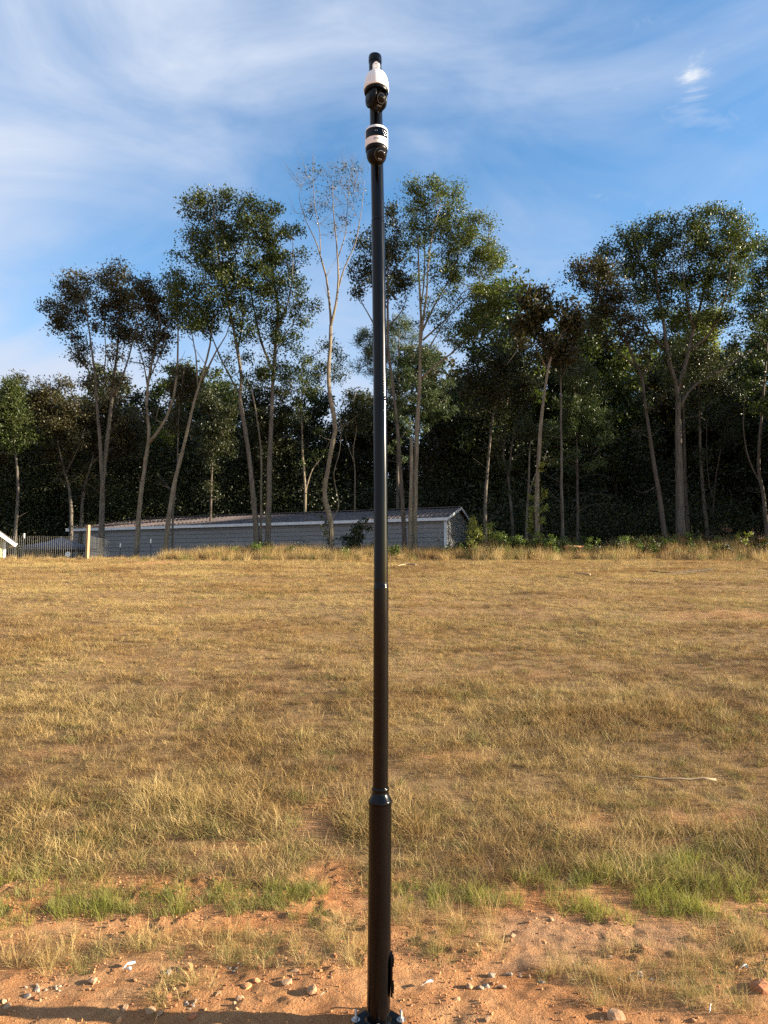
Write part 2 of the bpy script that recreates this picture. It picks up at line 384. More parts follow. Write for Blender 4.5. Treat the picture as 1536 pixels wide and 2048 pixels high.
    m, nt, b = mat('shingle_dark', (.06, .055, .05), .9); M['shingle'] = m
    nt.links.new(ramp(nt, pos_noise(nt, 12, 4), [(.3, (.045, .04, .037)), (.7, (.08, .072, .066))]), b.inputs['Base Color'])
    m, nt, b = mat('wood_post', (.45, .33, .18), .85); M['wood'] = m
    n = pos_noise(nt, 14, 5, .6, sc=(1, 1, .08)); nt.links.new(ramp(nt, n, [(.3, (.24, .15, .075)), (.7, (.42, .29, .15))]), b.inputs['Base Color']); bump(nt, b, n, .4, .01)
    m, nt, b = mat('wire', (.42, .42, .40), .4, .6); M['wire'] = m
    nt.links.new(ramp(nt, pos_noise(nt, 8, 3), [(.3, (.22, .22, .21)), (.7, (.36, .36, .35))]), b.inputs['Base Color'])
    m, nt, b = mat('steel_post', (.07, .09, .085), .6, .2); M['tpost'] = m
    nt.links.new(ramp(nt, pos_noise(nt, 12, 3), [(.3, (.05, .065, .06)), (.7, (.10, .12, .11))]), b.inputs['Base Color'])
    m, nt, b = mat('canopy_fabric', (.075, .085, .11), .7); M['fabric'] = m
    n = pos_noise(nt, 3, 4); nt.links.new(ramp(nt, n, [(.3, (.06, .068, .09)), (.7, (.10, .11, .14))]), b.inputs['Base Color'])
    m, nt, b = mat('dead_wood', (.5, .4, .26), .85); M['deadwood'] = m
    n = pos_noise(nt, 25, 5, .6, sc=(.2, 1, 1)); nt.links.new(ramp(nt, n, [(.3, (.22, .15, .08)), (.7, (.38, .28, .165))]), b.inputs['Base Color'])
    m, nt, b = mat('scrap_plastic', (.72, .71, .69), .4); M['scrap'] = m
    nt.links.new(ramp(nt, pos_noise(nt, 18, 3), [(.3, (.50, .46, .42)), (.7, (.66, .62, .58))]), b.inputs['Base Color'])
make_mats()

# ------------------------------------------------------------------ ground sheet
GREEN = ellipses([(50, 1800, 95, 34), (200, 1803, 90, 34), (330, 1815, 60, 20), (450, 1803, 70, 22), (580, 1795, 70, 20), (665, 1792, 55, 18, .8), (60, 1770, 60, 15, .7),
    (830, 1790, 50, 16, .7), (900, 1803, 70, 20, .8), (985, 1812, 65, 18, .8), (1060, 1800, 50, 18, .7), (260, 1800, 60, 24, .9), (520, 1800, 60, 20, .9), (1110, 1775, 50, 22), (1190, 1800, 80, 36), (1300, 1790, 90, 50), (1410, 1785, 90, 55), (1510, 1800, 70, 60), (1340, 1840, 60, 20), (920, 1875, 25, 12, .6), (610, 1842, 45, 13, .7)])
DRY = ellipses([(50, 1905, 110, 32), (180, 1915, 80, 34), (320, 1898, 120, 22), (480, 1890, 150, 32), (620, 1908, 120, 30), (700, 1875, 50, 40), (375, 1972, 75, 30), (330, 1990, 50, 14, .7), (560, 1920, 60, 20),
    (860, 1905, 60, 24), (830, 1840, 50, 35, .8), (900, 1840, 80, 25, .8), (1210, 1960, 110, 28), (1320, 1990, 170, 34), (1440, 1950, 110, 44), (1500, 1890, 70, 50), (1240, 1900, 90, 14, .6), (1330, 1930, 90, 24, .8), (1460, 2015, 110, 22), (950, 1890, 60, 14, .5)])
BARE = ellipses([(655, 1640, 50, 42, .95), (665, 1740, 45, 25, .9), (290, 1772, 65, 16, .85), (470, 1700, 65, 16, .6), (1170, 1640, 60, 30, .75), (1350, 1640, 35, 24, .8), (1390, 1690, 45, 16, .8), (1500, 1650, 50, 30, .7), (900, 1515, 70, 14, .6),
    (120, 1500, 60, 10, .4), (1440, 1230, 120, 10, .45), (300, 1126, 60, 4, .9), (1060, 1350, 120, 12, .35), (1180, 1710, 40, 14, .6), (560, 1620, 50, 16, .4)])
SAND = ellipses([(1130, 1870, 190, 40), (1300, 1880, 100, 22), (1080, 1920, 120, 20), (1120, 1960, 60, 12, .4)])
def grass_cover(x, y):
    """0..1 how much of the ground is under field grass"""
    edge = 5.12 + .16 * fbm(x / .7, x * 0 + 3, 81, 3)
    g = smooth(-.18, .25, y - edge)
    return g * (1 - field_of(BARE, x, y))
def make_ground():
    xs = np.concatenate([-np.geomspace(700, 26, 26), np.linspace(-25, -5.2, 64), np.arange(-5, -2.61, .06), np.arange(-2.6, 2.61, .02), np.arange(2.66, 5.01, .06), np.linspace(5.2, 25, 64), np.geomspace(26, 700, 26)])
    ys = np.concatenate([np.linspace(-300, -6, 16), np.linspace(-5, 3.2, 24), np.arange(3.3, 5.4, .019), np.arange(5.45, 9, .07), np.arange(9.1, 28, .25), np.arange(28.1, 36, .14), np.linspace(36.5, 80, 50), np.geomspace(84, 900, 24)])
    X, Y = np.meshgrid(xs, ys); Z = H(X, Y) + micro(X, Y)
    ny, nx = X.shape; idx = np.arange(nx * ny).reshape(ny, nx)
    q = np.stack([idx[:-1, :-1], idx[:-1, 1:], idx[1:, 1:], idx[1:, :-1]], -1).reshape(-1, 4)
    me = mesh_np('ground', np.stack([X, Y, Z], -1), [q], True)
    x, y = X.ravel(), Y.ravel()
    th = np.maximum(grass_cover(x, y) * (1 - .5 * smooth(30.5, 31.2, y) * (x > 3)), .3 * field_of(DRY, x, y))
    th = np.where(np.abs(x) > 40, 1, th)
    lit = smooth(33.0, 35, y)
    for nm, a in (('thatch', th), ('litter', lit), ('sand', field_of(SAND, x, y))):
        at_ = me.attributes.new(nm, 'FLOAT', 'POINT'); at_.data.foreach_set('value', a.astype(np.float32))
    o = link('ground', me, M['ground']); tag(o, 'sloping field of dry grass rising from bare red clay', 'ground', kind='structure')
make_ground()

# ------------------------------------------------------------------ scattering on points (for what nobody could count)
def scatter(name, P, rot, scl, idx, protos, **tags):
    col = bpy.data.collections.new(name + '_sources')
    for i, (me, m) in enumerate(protos):
        o = bpy.data.objects.new('%s_source_%02d' % (name, i), me)
        if m is not None and not me.materials: me.materials.append(m)
        col.objects.link(o)
    P = np.asarray(P, np.float32)
    me = bpy.data.meshes.new(name); me.vertices.add(len(P)); me.vertices.foreach_set('co', P.ravel())
    a = me.attributes.new('rot', 'FLOAT_VECTOR', 'POINT'); a.data.foreach_set('vector', np.asarray(rot, np.float32).ravel())
    s3 = np.asarray(scl, np.float32)
    if s3.ndim == 1: s3 = np.repeat(s3[:, None], 3, 1)
    a = me.attributes.new('scl', 'FLOAT_VECTOR', 'POINT'); a.data.foreach_set('vector', s3.ravel())
    a = me.attributes.new('idx', 'INT', 'POINT'); a.data.foreach_set('value', np.asarray(idx, np.int32))
    me.update()
    o = link(name, me)
    g = bpy.data.node_groups.new(name + '_nodes', 'GeometryNodeTree')
    g.interface.new_socket('Geometry', in_out='INPUT', socket_type='NodeSocketGeometry'); g.interface.new_socket('Geometry', in_out='OUTPUT', socket_type='NodeSocketGeometry')
    gi = g.nodes.new('NodeGroupInput'); go = g.nodes.new('NodeGroupOutput')
    ci = g.nodes.new('GeometryNodeCollectionInfo'); ci.inputs['Collection'].default_value = col; ci.inputs['Separate Children'].default_value = True; ci.inputs['Reset Children'].default_value = True
    iop = g.nodes.new('GeometryNodeInstanceOnPoints'); iop.inputs['Pick Instance'].default_value = True
    def na(nm, t):
        n = g.nodes.new('GeometryNodeInputNamedAttribute'); n.data_type = t; n.inputs['Name'].default_value = nm; return n.outputs['Attribute']
    e2r = g.nodes.new('FunctionNodeEulerToRotation')
    L = g.links.new
    L(gi.outputs[0], iop.inputs['Points']); L(ci.outputs[0], iop.inputs['Instance']); L(na('idx', 'INT'), iop.inputs['Instance Index'])
    L(na('rot', 'FLOAT_VECTOR'), e2r.inputs[0]); L(e2r.outputs[0], iop.inputs['Rotation']); L(na('scl', 'FLOAT_VECTOR'), iop.inputs['Scale'])
    L(iop.outputs[0], go.inputs[0])
    md = o.modifiers.new('scatter', 'NODES'); md.node_group = g
    tag(o, **tags); return o

def tuft(n, rad, len0, len1, width, lean, seed, droop=.9, segs=3):
    r = np.random.default_rng(seed)
    a = r.uniform(0, 2 * pi, n); rr = rad * np.sqrt(r.uniform(0, 1, n)); bx = rr * np.cos(a); by = rr * np.sin(a)
    L = r.uniform(len0, len1, n); dirn = a + r.normal(0, 1.0, n); l0 = np.abs(r.normal(0, lean, n)); dr = r.uniform(.2, 1, n) * droop
    V = np.zeros((n, (segs + 1) * 2, 3)); px, py, pz = bx.copy(), by.copy(), np.zeros(n) - .01
    ang = l0.copy(); tw = r.uniform(0, pi, n)
    w = width * r.uniform(.7, 1.3, n)
    for s in range(segs + 1):
        ww = w * (1 - s / (segs + .15)) * .5
        V[:, 2 * s] = np.stack([px - ww * np.cos(tw), py - ww * np.sin(tw), pz], -1)
        V[:, 2 * s + 1] = np.stack([px + ww * np.cos(tw), py + ww * np.sin(tw), pz], -1)
        st = L / segs
        px = px + st * np.sin(ang) * np.cos(dirn); py = py + st * np.sin(ang) * np.sin(dirn); pz = np.maximum(pz + st * np.cos(ang), .004)
        ang = np.minimum(ang + dr * (s + 1) / segs, 2.1); dirn = dirn + r.normal(0, .35, n)
    k = (segs + 1) * 2; base = np.arange(n)[:, None] * k
    q = np.concatenate([base + np.array([[2 * s, 2 * s + 1, 2 * s + 3, 2 * s + 2]]) for s in range(segs)])
    return mesh_np('grass_tuft', V.reshape(-1, 3), [q])

def scatter_grass():
    # ---- field
    dry = [(tuft(46, .085, .06, .20, .0038, .85, 100 + i, 1.1), M['grass_dry']) for i in range(4)]
    dry += [(tuft(30, .09, .16, .34, .0030, .7, 120 + i, .9), M['grass_dry']) for i in range(2)]
    brn = [(tuft(46, .09, .06, .18, .0038, 1.0, 140 + i, 1.1), M['grass_brown']) for i in range(3)]
    olv = [(tuft(44, .08, .08, .20, .0042, .5, 160 + i), M['grass_olive']) for i in range(2)]
    protos = dry + brn + olv
    P = []; S = []; I = []
    r = np.random.default_rng(5)
    for y0, y1, den, sc in ((4.7, 6.5, 430, .78), (6.5, 9, 350, .70), (9, 13, 290, .62), (13, 19, 190, .62), (19, 26, 125, .74), (26, 33.4, 95, .88)):
        w = .60 * y1 + 1.6; n = int(den * 2 * w * (y1 - y0))
        x = r.uniform(-w, w, n); y = r.uniform(y0, y1, n)
        k = r.uniform(0, 1, n) < grass_cover(x, y) * np.clip(.80 + .55 * fbm(x / .5, y / .5, 91, 3) + .35 * fbm(x / 8, y / .5 + x * .04, 93, 2), .1, 1)
        k &= np.abs(x) < .60 * y + 1.6
        x, y = x[k], y[k]; n = len(x)
        P.append(np.stack([x, y, H(x, y) + .0], -1))
        tone = fbm(x / 1.4, y / 1.1, 95, 4) + .5 * fbm(x / 7, y / .9, 99, 2)
        q = r.uniform(0, 1, n) + .45 * tone + .22 * smooth(13, 6, y)
        i = np.where(q < .52, r.integers(0, 4, n), np.where(q < .60 + .10 * smooth(11, 6, y), r.integers(4, 6, n), r.integers(6, 9, n)))
        ol = (r.uniform(0, 1, n) < .02 + .10 * np.clip(fbm(x / 2.5, y / 2, 103, 2), 0, 1) + .10 * smooth(7, 5, y)); i = np.where(ol, r.integers(9, 11, n), i)
        I.append(i)
        S.append(sc * r.uniform(.7, 1.3, n) * (1 + .35 * fbm(x / .9, y / .9, 107, 2) + .30 * 1.5 * fbm(x / 9, y / .55 + x * .04, 109, 2)))
    P = np.concatenate(P); S = np.concatenate(S); I = np.concatenate(I); n = len(P)
    rot = np.stack([r.normal(0, .12, n), r.normal(0, .12, n), r.uniform(0, 2 * pi, n)], -1)
    S = np.stack([S * 1.12, S * 1.12, S * np.interp(P[:, 1], [5, 7, 10, 18, 30], [.70, .62, .55, .52, .62])], -1)
    scatter('field_grass', P, rot, S, I, protos, label='golden brown dry grass covering the slope', cat='grass', kind='stuff')
    # ---- lush green strip at the foot of the slope
    gp = [(tuft(36, .07, .08, .24, .0045, .6, 200 + i, .9), M['grass_green']) for i in range(3)] + [(tuft(36, .07, .08, .2, .0045, .45, 210), M['grass_olive'])]
    n = 16000; x = r.uniform(-4.2, 4.2, n); y = r.uniform(4.3, 6.2, n)
    w = field_of(GREEN, x, y, 2.0, .22, 171); k = r.uniform(0, 1, n) < w * np.where(x < .9, .62, .42) * np.clip(.62 + 1.5 * fbm(x / .25, y / .2, 177, 3), .05, 1); x, y = x[k], y[k]; n = len(x)
    i = np.where(r.uniform(0, 1, n) < .50 + .3 * (x > 1.2), r.integers(0, 3, n), 3)
    sc = r.uniform(.4, .95, n) * np.where(x > 1.0, .95, .85)
    scatter('green_grass', np.stack([x, y, H(x, y)], -1), np.stack([r.normal(0, .12, n), r.normal(0, .12, n), r.uniform(0, 6.28, n)], -1), sc, i, gp, label='fresh green grass along the foot of the slope', cat='grass', kind='stuff')
    # ---- wispy dry clumps lying on the clay
    wp = [(tuft(44, .06, .10, .34, .0030, 1.25, 230 + i, .8, 4), M['grass_dry']) for i in range(3)] + [(tuft(40, .06, .10, .28, .0030, 1.0, 240 + i, .9, 4), M['grass_olive']) for i in range(2)]
    n = 12000; x = r.uniform(-3.4, 3.4, n); y = r.uniform(3.4, 5.3, n)
    w = field_of(DRY, x, y, 1.6, .2, 181); k = r.uniform(0, 1, n) < w ** 1.5 * .32; x, y = x[k], y[k]; n = len(x)
    i = np.where(r.uniform(0, 1, n) < .78 + .3 * fbm(x / .3, y / .3, 191, 2), r.integers(0, 3, n), r.integers(3, 5, n))
    scatter('wispy_grass', np.stack([x, y, H(x, y) + micro(x, y)], -1), np.stack([r.normal(0, .15, n), r.normal(-.15, .18, n), r.uniform(0, 6.28, n)], -1), r.uniform(.34, .72, n), i, wp, label='wispy dry grass lying in patches on the red clay', cat='grass', kind='stuff')
    # ---- tall rough grass on the berm
    tp = [(tuft(44, .13, .25, .60, .008, .35, 250 + i, .7), M['grass_dry']) for i in range(2)] + [(tuft(44, .14, .2, .5, .008, .45, 260 + i, .8), M['grass_brown']) for i in range(2)] + [(tuft(44, .12, .2, .5, .009, .4, 270), M['grass_olive'])]
    n = 5200; x = np.concatenate([r.uniform(-10, 20, n), r.uniform(-21, -10, 700)]); n = len(x); y = r.normal(31.0, .75, n)
    k = (r.uniform(0, 1, n) < np.where(x > 3.4, .8, np.where(x > -9.5, .85, .25)) * np.clip(.8 + .9 * fbm(x / .8, y / .6, 303, 3), .05, 1)); x, y = x[k], y[k]; n = len(x)
    br = fbm(x / 1.6, y, 307, 2)
    i = np.where(r.uniform(0, 1, n) + .5 * br < .55, r.integers(0, 2, n), np.where(r.uniform(0, 1, n) < .7, r.integers(2, 4, n), 4))
    scatter('berm_grass', np.stack([x, y, H(x, y)], -1), np.stack([r.normal(0, .15, n), r.normal(0, .15, n), r.uniform(0, 6.28, n)], -1), r.uniform(.55, 1.15, n) * np.where(x > -9.5, 1, .6) * np.where(x > 3, 1.15 + .35 * fbm(x / 1.1, y, 315, 2), 1), i, tp, label='tall rough grass along the low bank at the top of the field', cat='grass', kind='stuff')
scatter_grass()
def bank_brush():
    r = np.random.default_rng(61); src = []
    for i, mt in enumerate(('leaf_bush', 'leaf_dark', 'leaf_dead', 'leaf_oak')):
        n = 150; q = r.normal(0, 1, (n, 3)); q /= np.linalg.norm(q, axis=1, keepdims=True); q *= r.uniform(0, 1, (n, 1)) ** .5 * np.array([.24, .24, .2])
        d = r.normal(0, 1, (n, 3)); d /= np.linalg.norm(d, axis=1, keepdims=True); nr = np.cross(d, r.normal(0, 1, (n, 3))); nr /= np.linalg.norm(nr, axis=1, keepdims=True); s_ = np.cross(d, nr); L = .085
        V = np.stack([q, q + d * L * .45 + s_ * L * .28, q + d * L, q + d * L * .45 - s_ * L * .28], 1).reshape(-1, 3); b = np.arange(n)[:, None] * 4
        src.append((mesh_np('brush_clump', V, [b + np.array([[0, 1, 2, 3]])]), M[mt]))
    n = 1500; x = np.concatenate([r.uniform(3.2, 19, n), r.uniform(-8, 3.2, 160)]); n = len(x); y = r.normal(31.3, .45, n); t = fbm(x / 1.5, y / 1.2, 311, 3); k = r.uniform(0, 1, n) < np.clip(.28 + 1.5 * t, .02, .9); x, y, t = x[k], y[k], t[k]; n = len(x)
    i = np.where(r.uniform(0, 1, n) < .30, 0, np.where(r.uniform(0, 1, n) < .5, 1, np.where((x > 12) & (r.uniform(0, 1, n) < .7), 2, 3)))
    scatter('bank_brush', np.stack([x, y, H(x, y) + r.uniform(.02, .42, n)], -1), r.uniform(0, 6.28, (n, 3)), r.uniform(.6, 1.2, n), i, src, label='low tangled brush covering the bank at the top of the field', cat='undergrowth', kind='stuff')
bank_brush()
# ------------------------------------------------------------------ long metal building
def oriented(o_, ux, uy, P):
    P = np.asarray(P, float); return np.asarray(o_) + P[:, :1] * np.asarray(ux) + P[:, 1:2] * np.asarray(uy) + P[:, 2:] * np.array([0, 0, 1.0])
def metal_building():
    R = np.array([3.2, 37.0, 0]); Lc = np.array([-20.0, 45.3, 0]); g = 2.75
    ux = (R - Lc); Ln = np.linalg.norm(ux); ux /= Ln; uy = np.array([-ux[1], ux[0], 0]); W = 5.5
    ze = 5.34 - g; zr = 6.09 - g
    root = empty('metal_shed', tuple(Lc + np.array([0, 0, g])))
    tag(root, 'long low grey metal building with brown roof behind the trees', 'building')
    org = np.array([0, 0, 0.])
    def ribbed(length, height_fn, name, o_, a, b, flip=1):
        """horizontal ribbed cladding: flat pans with narrow raised ribs"""
        mb = MB(); z = 0; pitch = .235; prof = []
        while z < zr + .1:
            prof += [(z, 0), (z + pitch - .05, 0), (z + pitch - .035, -.028), (z + pitch - .01, -.028)]; z += pitch
        return prof, mb
    # front wall (y=0 side faces the viewer)
    pitch = .235
    def prof(top):
        out = []; z = 0.0
        while z < top:
            for dz, dp in ((0, 0), (pitch - .055, 0), (pitch - .04, .03), (pitch - .012, .03)):
                if z + dz < top: out.append((z + dz, dp))
            z += pitch
        out.append((top, 0)); return out
    pf = prof(ze)
    for nm, off, sgn in (('front_wall', 0.0, -1), ('rear_wall', W, 1)):
        mb = MB(); V = []
        for z, dp in pf: V += [[0, off + sgn * dp, z], [Ln, off + sgn * dp, z]]
        n = len(pf); f = [[2 * i, 2 * i + 1, 2 * i + 3, 2 * i + 2] for i in range(n - 1)]
        if sgn > 0: f = [q[::-1] for q in f]
        mb.add(oriented(org, ux, uy, V), f4=f); mb.build(nm, M['siding'], root)
    for nm, off, sgn in (('gable_wall', Ln, 1), ('gable_wall', 0.0, -1)):
        mb = MB(); V = []; pz = prof(zr - .02)
        for z, dp in pz:
            hw = W / 2 if z <= ze else W / 2 * (zr - z) / (zr - ze)
            V += [[off + sgn * dp, W / 2 - hw, z], [off + sgn * dp, W / 2 + hw, z]]
        f = [[2 * i, 2 * i + 1, 2 * i + 3, 2 * i + 2] for i in range(len(pz) - 1)]
        if sgn < 0: f = [q[::-1] for q in f]
        mb.add(oriented(org, ux, uy, V), f4=f); mb.build(nm, M['siding'], root)
    # roof: two ribbed slopes
    ov = .22; sl_ = math.hypot(W / 2 + ov, (zr - ze) * (W / 2 + ov) / (W / 2))
    for side in (0, 1):
        mb = MB(); xs = []; x = -ov
        while x < Ln + ov:
            for dx, dz in ((0, 0), (.17, 0), (.185, .028), (.21, .028)):
                if x + dx < Ln + ov: xs.append((x + dx, dz))
            x += .235
        V = []
        ye = -ov if side == 0 else W + ov; zlow = ze - (zr - ze) * ov / (W / 2)
        for x, dz in xs: V += [[x, ye, zlow + dz + .06], [x, W / 2, zr + dz + .06]]
        f = [[2 * i, 2 * i + 2, 2 * i + 3, 2 * i + 1] for i in range(len(xs) - 1)]
        if side: f = [q[::-1] for q in f]
        mb.add(oriented(org, ux, uy, V), f4=f); mb.build('roof_slope', M['roof'], root)
    Rm = np.stack([ux, uy, np.array([0, 0, 1.])], 1)
    def bx(c, d, name, m, rot=None):
        mb = MB(); c3 = oriented(org, ux, uy, [c])[0]; mb.box(c3, d, Rm if rot is None else Rm @ rot); return mb.build(name, m, root)
    zlow = ze - (zr - ze) * ov / (W / 2)
    bx((Ln / 2, -ov - .012, zlow - .0), (Ln + 2 * ov, .025, .16), 'eave_trim', M['trim'])
    bx((Ln / 2, W + ov + .012, zlow - .0), (Ln + 2 * ov, .025, .16), 'eave_trim', M['trim'])
    bx((Ln / 2, W / 2, zr + .10), (Ln + 2 * ov, .34, .03), 'ridge_cap', M['roof'])
    for x, y in ((Ln + .02, -.03), (-.02, -.03), (Ln + .02, W + .03), (-.02, W + .03)):
        bx((x, y, (zlow - .09) / 2), (.14, .11, zlow - .09), 'corner_trim', M['trim'])
    th = math.atan2(zr - ze, W / 2)
    for x in (Ln + ov + .012, -ov - .012):
        for s in (1, -1):
            rot = np.array(Matrix.Rotation(s * th, 3, 'X')); yc = W / 2 - s * (W / 2 + ov) / 2
            bx((x, yc, (zr + zlow) / 2 + .035), (.025, sl_, .13), 'rake_trim', M['trim'], rot)
metal_building()

# ------------------------------------------------------------------ yellow cottage corner at the left edge
def cottage():
    c = at(10, 1120, 31.2); gz = float(H(c.x, 31.2)) - .1
    root = empty('yellow_cottage', (c.x, 31.2, gz), radians(34)); tag(root, 'pale yellow clapboard outbuilding with white trim at the left edge', 'building')
    ze = at(10, 1078, 31.2).z - gz; W = 4.4; D = 5.0; pitch = .75; zr = ze + W / 2 * pitch
    k = 0; z = 0.05
    while z < zr - .1:        # clapboards of the gable end facing the viewer
        h = .155; hw = W / 2 if z < ze else W / 2 * (zr - z) / (zr - ze)
        hw2 = W / 2 if z + h < ze else W / 2 * (zr - z - h) / (zr - ze)
        mb = MB(); V = []
        for (x0, zz, yy) in ((hw, z, -.028), (hw2, z + h + .012, -.004)):
            V += [[-W / 2 - x0, yy, zz], [-W / 2 + x0, yy, zz]]
        V += [[v[0], .02, v[2]] for v in V[:4]]
        mb.add(V, f4=[[0, 1, 3, 2], [1, 5, 7, 3], [4, 0, 2, 6], [0, 4, 5, 1]]); mb.build('clapboard', M['yellow'], root); z += h
    mb = MB(); mb.box((-W / 2, D / 2 + .03, ze / 2), (W - .02, D, ze)); mb.build('wall', M['yellow'], root)
    mb = MB(); mb.box((-.04, -.012, ze / 2 - .05), (.10, .06, ze - .1)); mb.build('corner_board', M['trim'], root)
    ov = .38; sl_ = math.hypot(W / 2 + ov, (W / 2 + ov) * pitch); th = math.atan(pitch)
    for s in (1, -1):
        Rm = np.array(Matrix.Rotation(s * th, 3, 'Y'))
        cx = -W / 2 + s * (W / 2 + ov) / 2; cz = zr - (W / 2 + ov) / 2 * pitch
        mb = MB(); mb.box((cx, D / 2, cz + .10), (sl_, D + .7, .05), Rm); mb.build('roof_slope', M['shingle'], root)
        mb = MB(); mb.box((cx, -.33, cz + .0), (sl_, .04, .17), Rm); mb.build('rake_board', M['trim'], root)
        mb = MB(); mb.box((-W / 2 + s * (W / 2 + ov - .02), D / 2, ze - ov * pitch + .03), (.04, D + .6, .13)); mb.build('eave_board', M['trim'], root)
cottage()

# ------------------------------------------------------------------ wire fence
def fence():
    A = at(174, 1120, 30.4); gx, gy = A.x, 30.4
    root = empty('wire_fence', (gx, gy, float(H(gx, gy)))); tag(root, 'welded wire fence with tall timber corner post and steel posts', 'fence')
    g0 = np.array(root.location)
    ht = at(174, 1072, 30.4).z - g0[2]
    zt = at(174, 1050, 30.4).z - g0[2]
    mb = MB(); n = 9; zz = np.linspace(-.3, zt, n)
    mb.box((0, 0, zt / 2 - .15), (.115, .115, zt + .3), np.array(Matrix.Rotation(radians(-22), 3, 'Z'))); mb.build('corner_post', M['wood'], root)
    def run(p0, p1, h0, h1, posts, step=.086):
        p0 = np.array(p0, float); p1 = np.array(p1, float); Ln = np.linalg.norm(p1 - p0); n = int(Ln / step); mb = MB()
        gz = lambda p: float(H(p[0], p[1])) - g0[2]
        for i in range(n + 1):
            t = i / n; p = p0 + (p1 - p0) * t; h = h0 + (h1 - h0) * t; z = gz(p); jx = random.gauss(0, .006)
            mb.tube([[p[0] - gx, p[1] - gy, z], [p[0] - gx + jx, p[1] - gy, z + h]], .0030, 3, False)
        for k in range(9):
            pts = []
            for t in np.linspace(0, 1, 24):
                p = p0 + (p1 - p0) * t; h = h0 + (h1 - h0) * t
                pts.append([p[0] - gx, p[1] - gy, gz(p) + h * (k + .3) / 8.3 + .012 * sin(t * 19 + k)])
            mb.tube(pts, .0030, 3, False)
        o = mb.build('wire_mesh', M['wire'], root)
        for t, hh in posts:
            p = p0 + (p1 - p0) * t; z = gz(p)
            mb = MB(); mb.box((p[0] - gx, p[1] - gy + .03, z + hh / 2 - .15), (.045, .03, hh + .3)); mb.box((p[0] - gx, p[1] - gy + .055, z + hh / 2 - .15), (.012, .04, hh + .3)); tp = mb.build('steel_post', M['tpost'], root)
            mb = MB(); mb.box((p[0] - gx, p[1] - gy + .034, z + hh + .1), (.053, .05, .2)); mb.build('white_tip', M['trim'], tp)
    x0 = at(-140, 1100, 30.4).x
    run((gx - .06, gy - .03), (x0, 30.4), ht, ht * 1.0, [((gx - at(48, 1100, 30.4).x) / (gx - x0), ht - .08), (.78, ht - .08)])
    e = at(272, 1100, 36.0)
    run((gx + .06, gy + .03), (e.x, 36.0), ht, ht * .72, [(.62, ht * .72)])
    p = at(301, 1100, 33.5); z = float(H(p.x, 33.5)) - g0[2]
    mb = MB(); mb.box((p.x - gx, 33.5 - gy, z + .35), (.045, .03, 1.1)); tp = mb.build('steel_post', M['tpost'], root)
    mb = MB(); mb.box((p.x - gx, 33.5 - gy, z + .97), (.053, .05, .2)); mb.build('white_tip', M['trim'], tp)
fence()

def canopy():
    c = at(122, 1110, 35.5); g = float(H(c.x, 35.5)); root = empty('canopy_tent', (c.x, 35.5, g)); tag(root, 'low dark blue grey canopy standing behind the wire fence', 'canopy')
    za = at(130, 1074, 35.5).z - g; ze = at(130, 1094, 35.5).z - g; w = 1.35
    # sagging four-sided fabric roof
    n = 9; V = []; 
    u = np.linspace(-1, 1, n)
    for b in u:
        for a in u:
            r = max(abs(a), abs(b)); z = za + (ze - za) * r - .05 * sin(r * pi) - .04 * (abs(a) * abs(b) < .3) * r
            V.append([a * w, b * w, z])
    idx = np.arange(n * n).reshape(n, n); q = np.stack([idx[:-1, :-1], idx[:-1, 1:], idx[1:, 1:], idx[1:, :-1]], -1).reshape(-1, 4)
    mb = MB(); mb.add(V, f4=q); mb.build('roof_fabric', M['fabric'], root)
    mb = MB()
    for s in (-1, 1):
        mb.box((0, s * w, ze - .09), (2 * w, .015, .18)); mb.box((s * w, 0, ze - .092), (.015, 2 * w - .03, .18))
    mb.build('valance', M['fabric'], root)
    for a in (-1, 1):
        for b in (-1, 1):
            mb = MB(); mb.tube([[a * (w - .04), b * (w - .04), -.1], [a * (w - .04), b * (w - .04), ze]], .02, 8); mb.build('leg', M['tpost'], root)
    mb = MB(); mb.tube([[.95, -w - .01, ze - .42], [.95, -w - .04, ze - .42]], .13, 16)
    o = mb.build('round_disc', M['trim']); tag(o, 'small round white disc hanging under the dark canopy', 'disc')
    o.location = root.location
canopy()

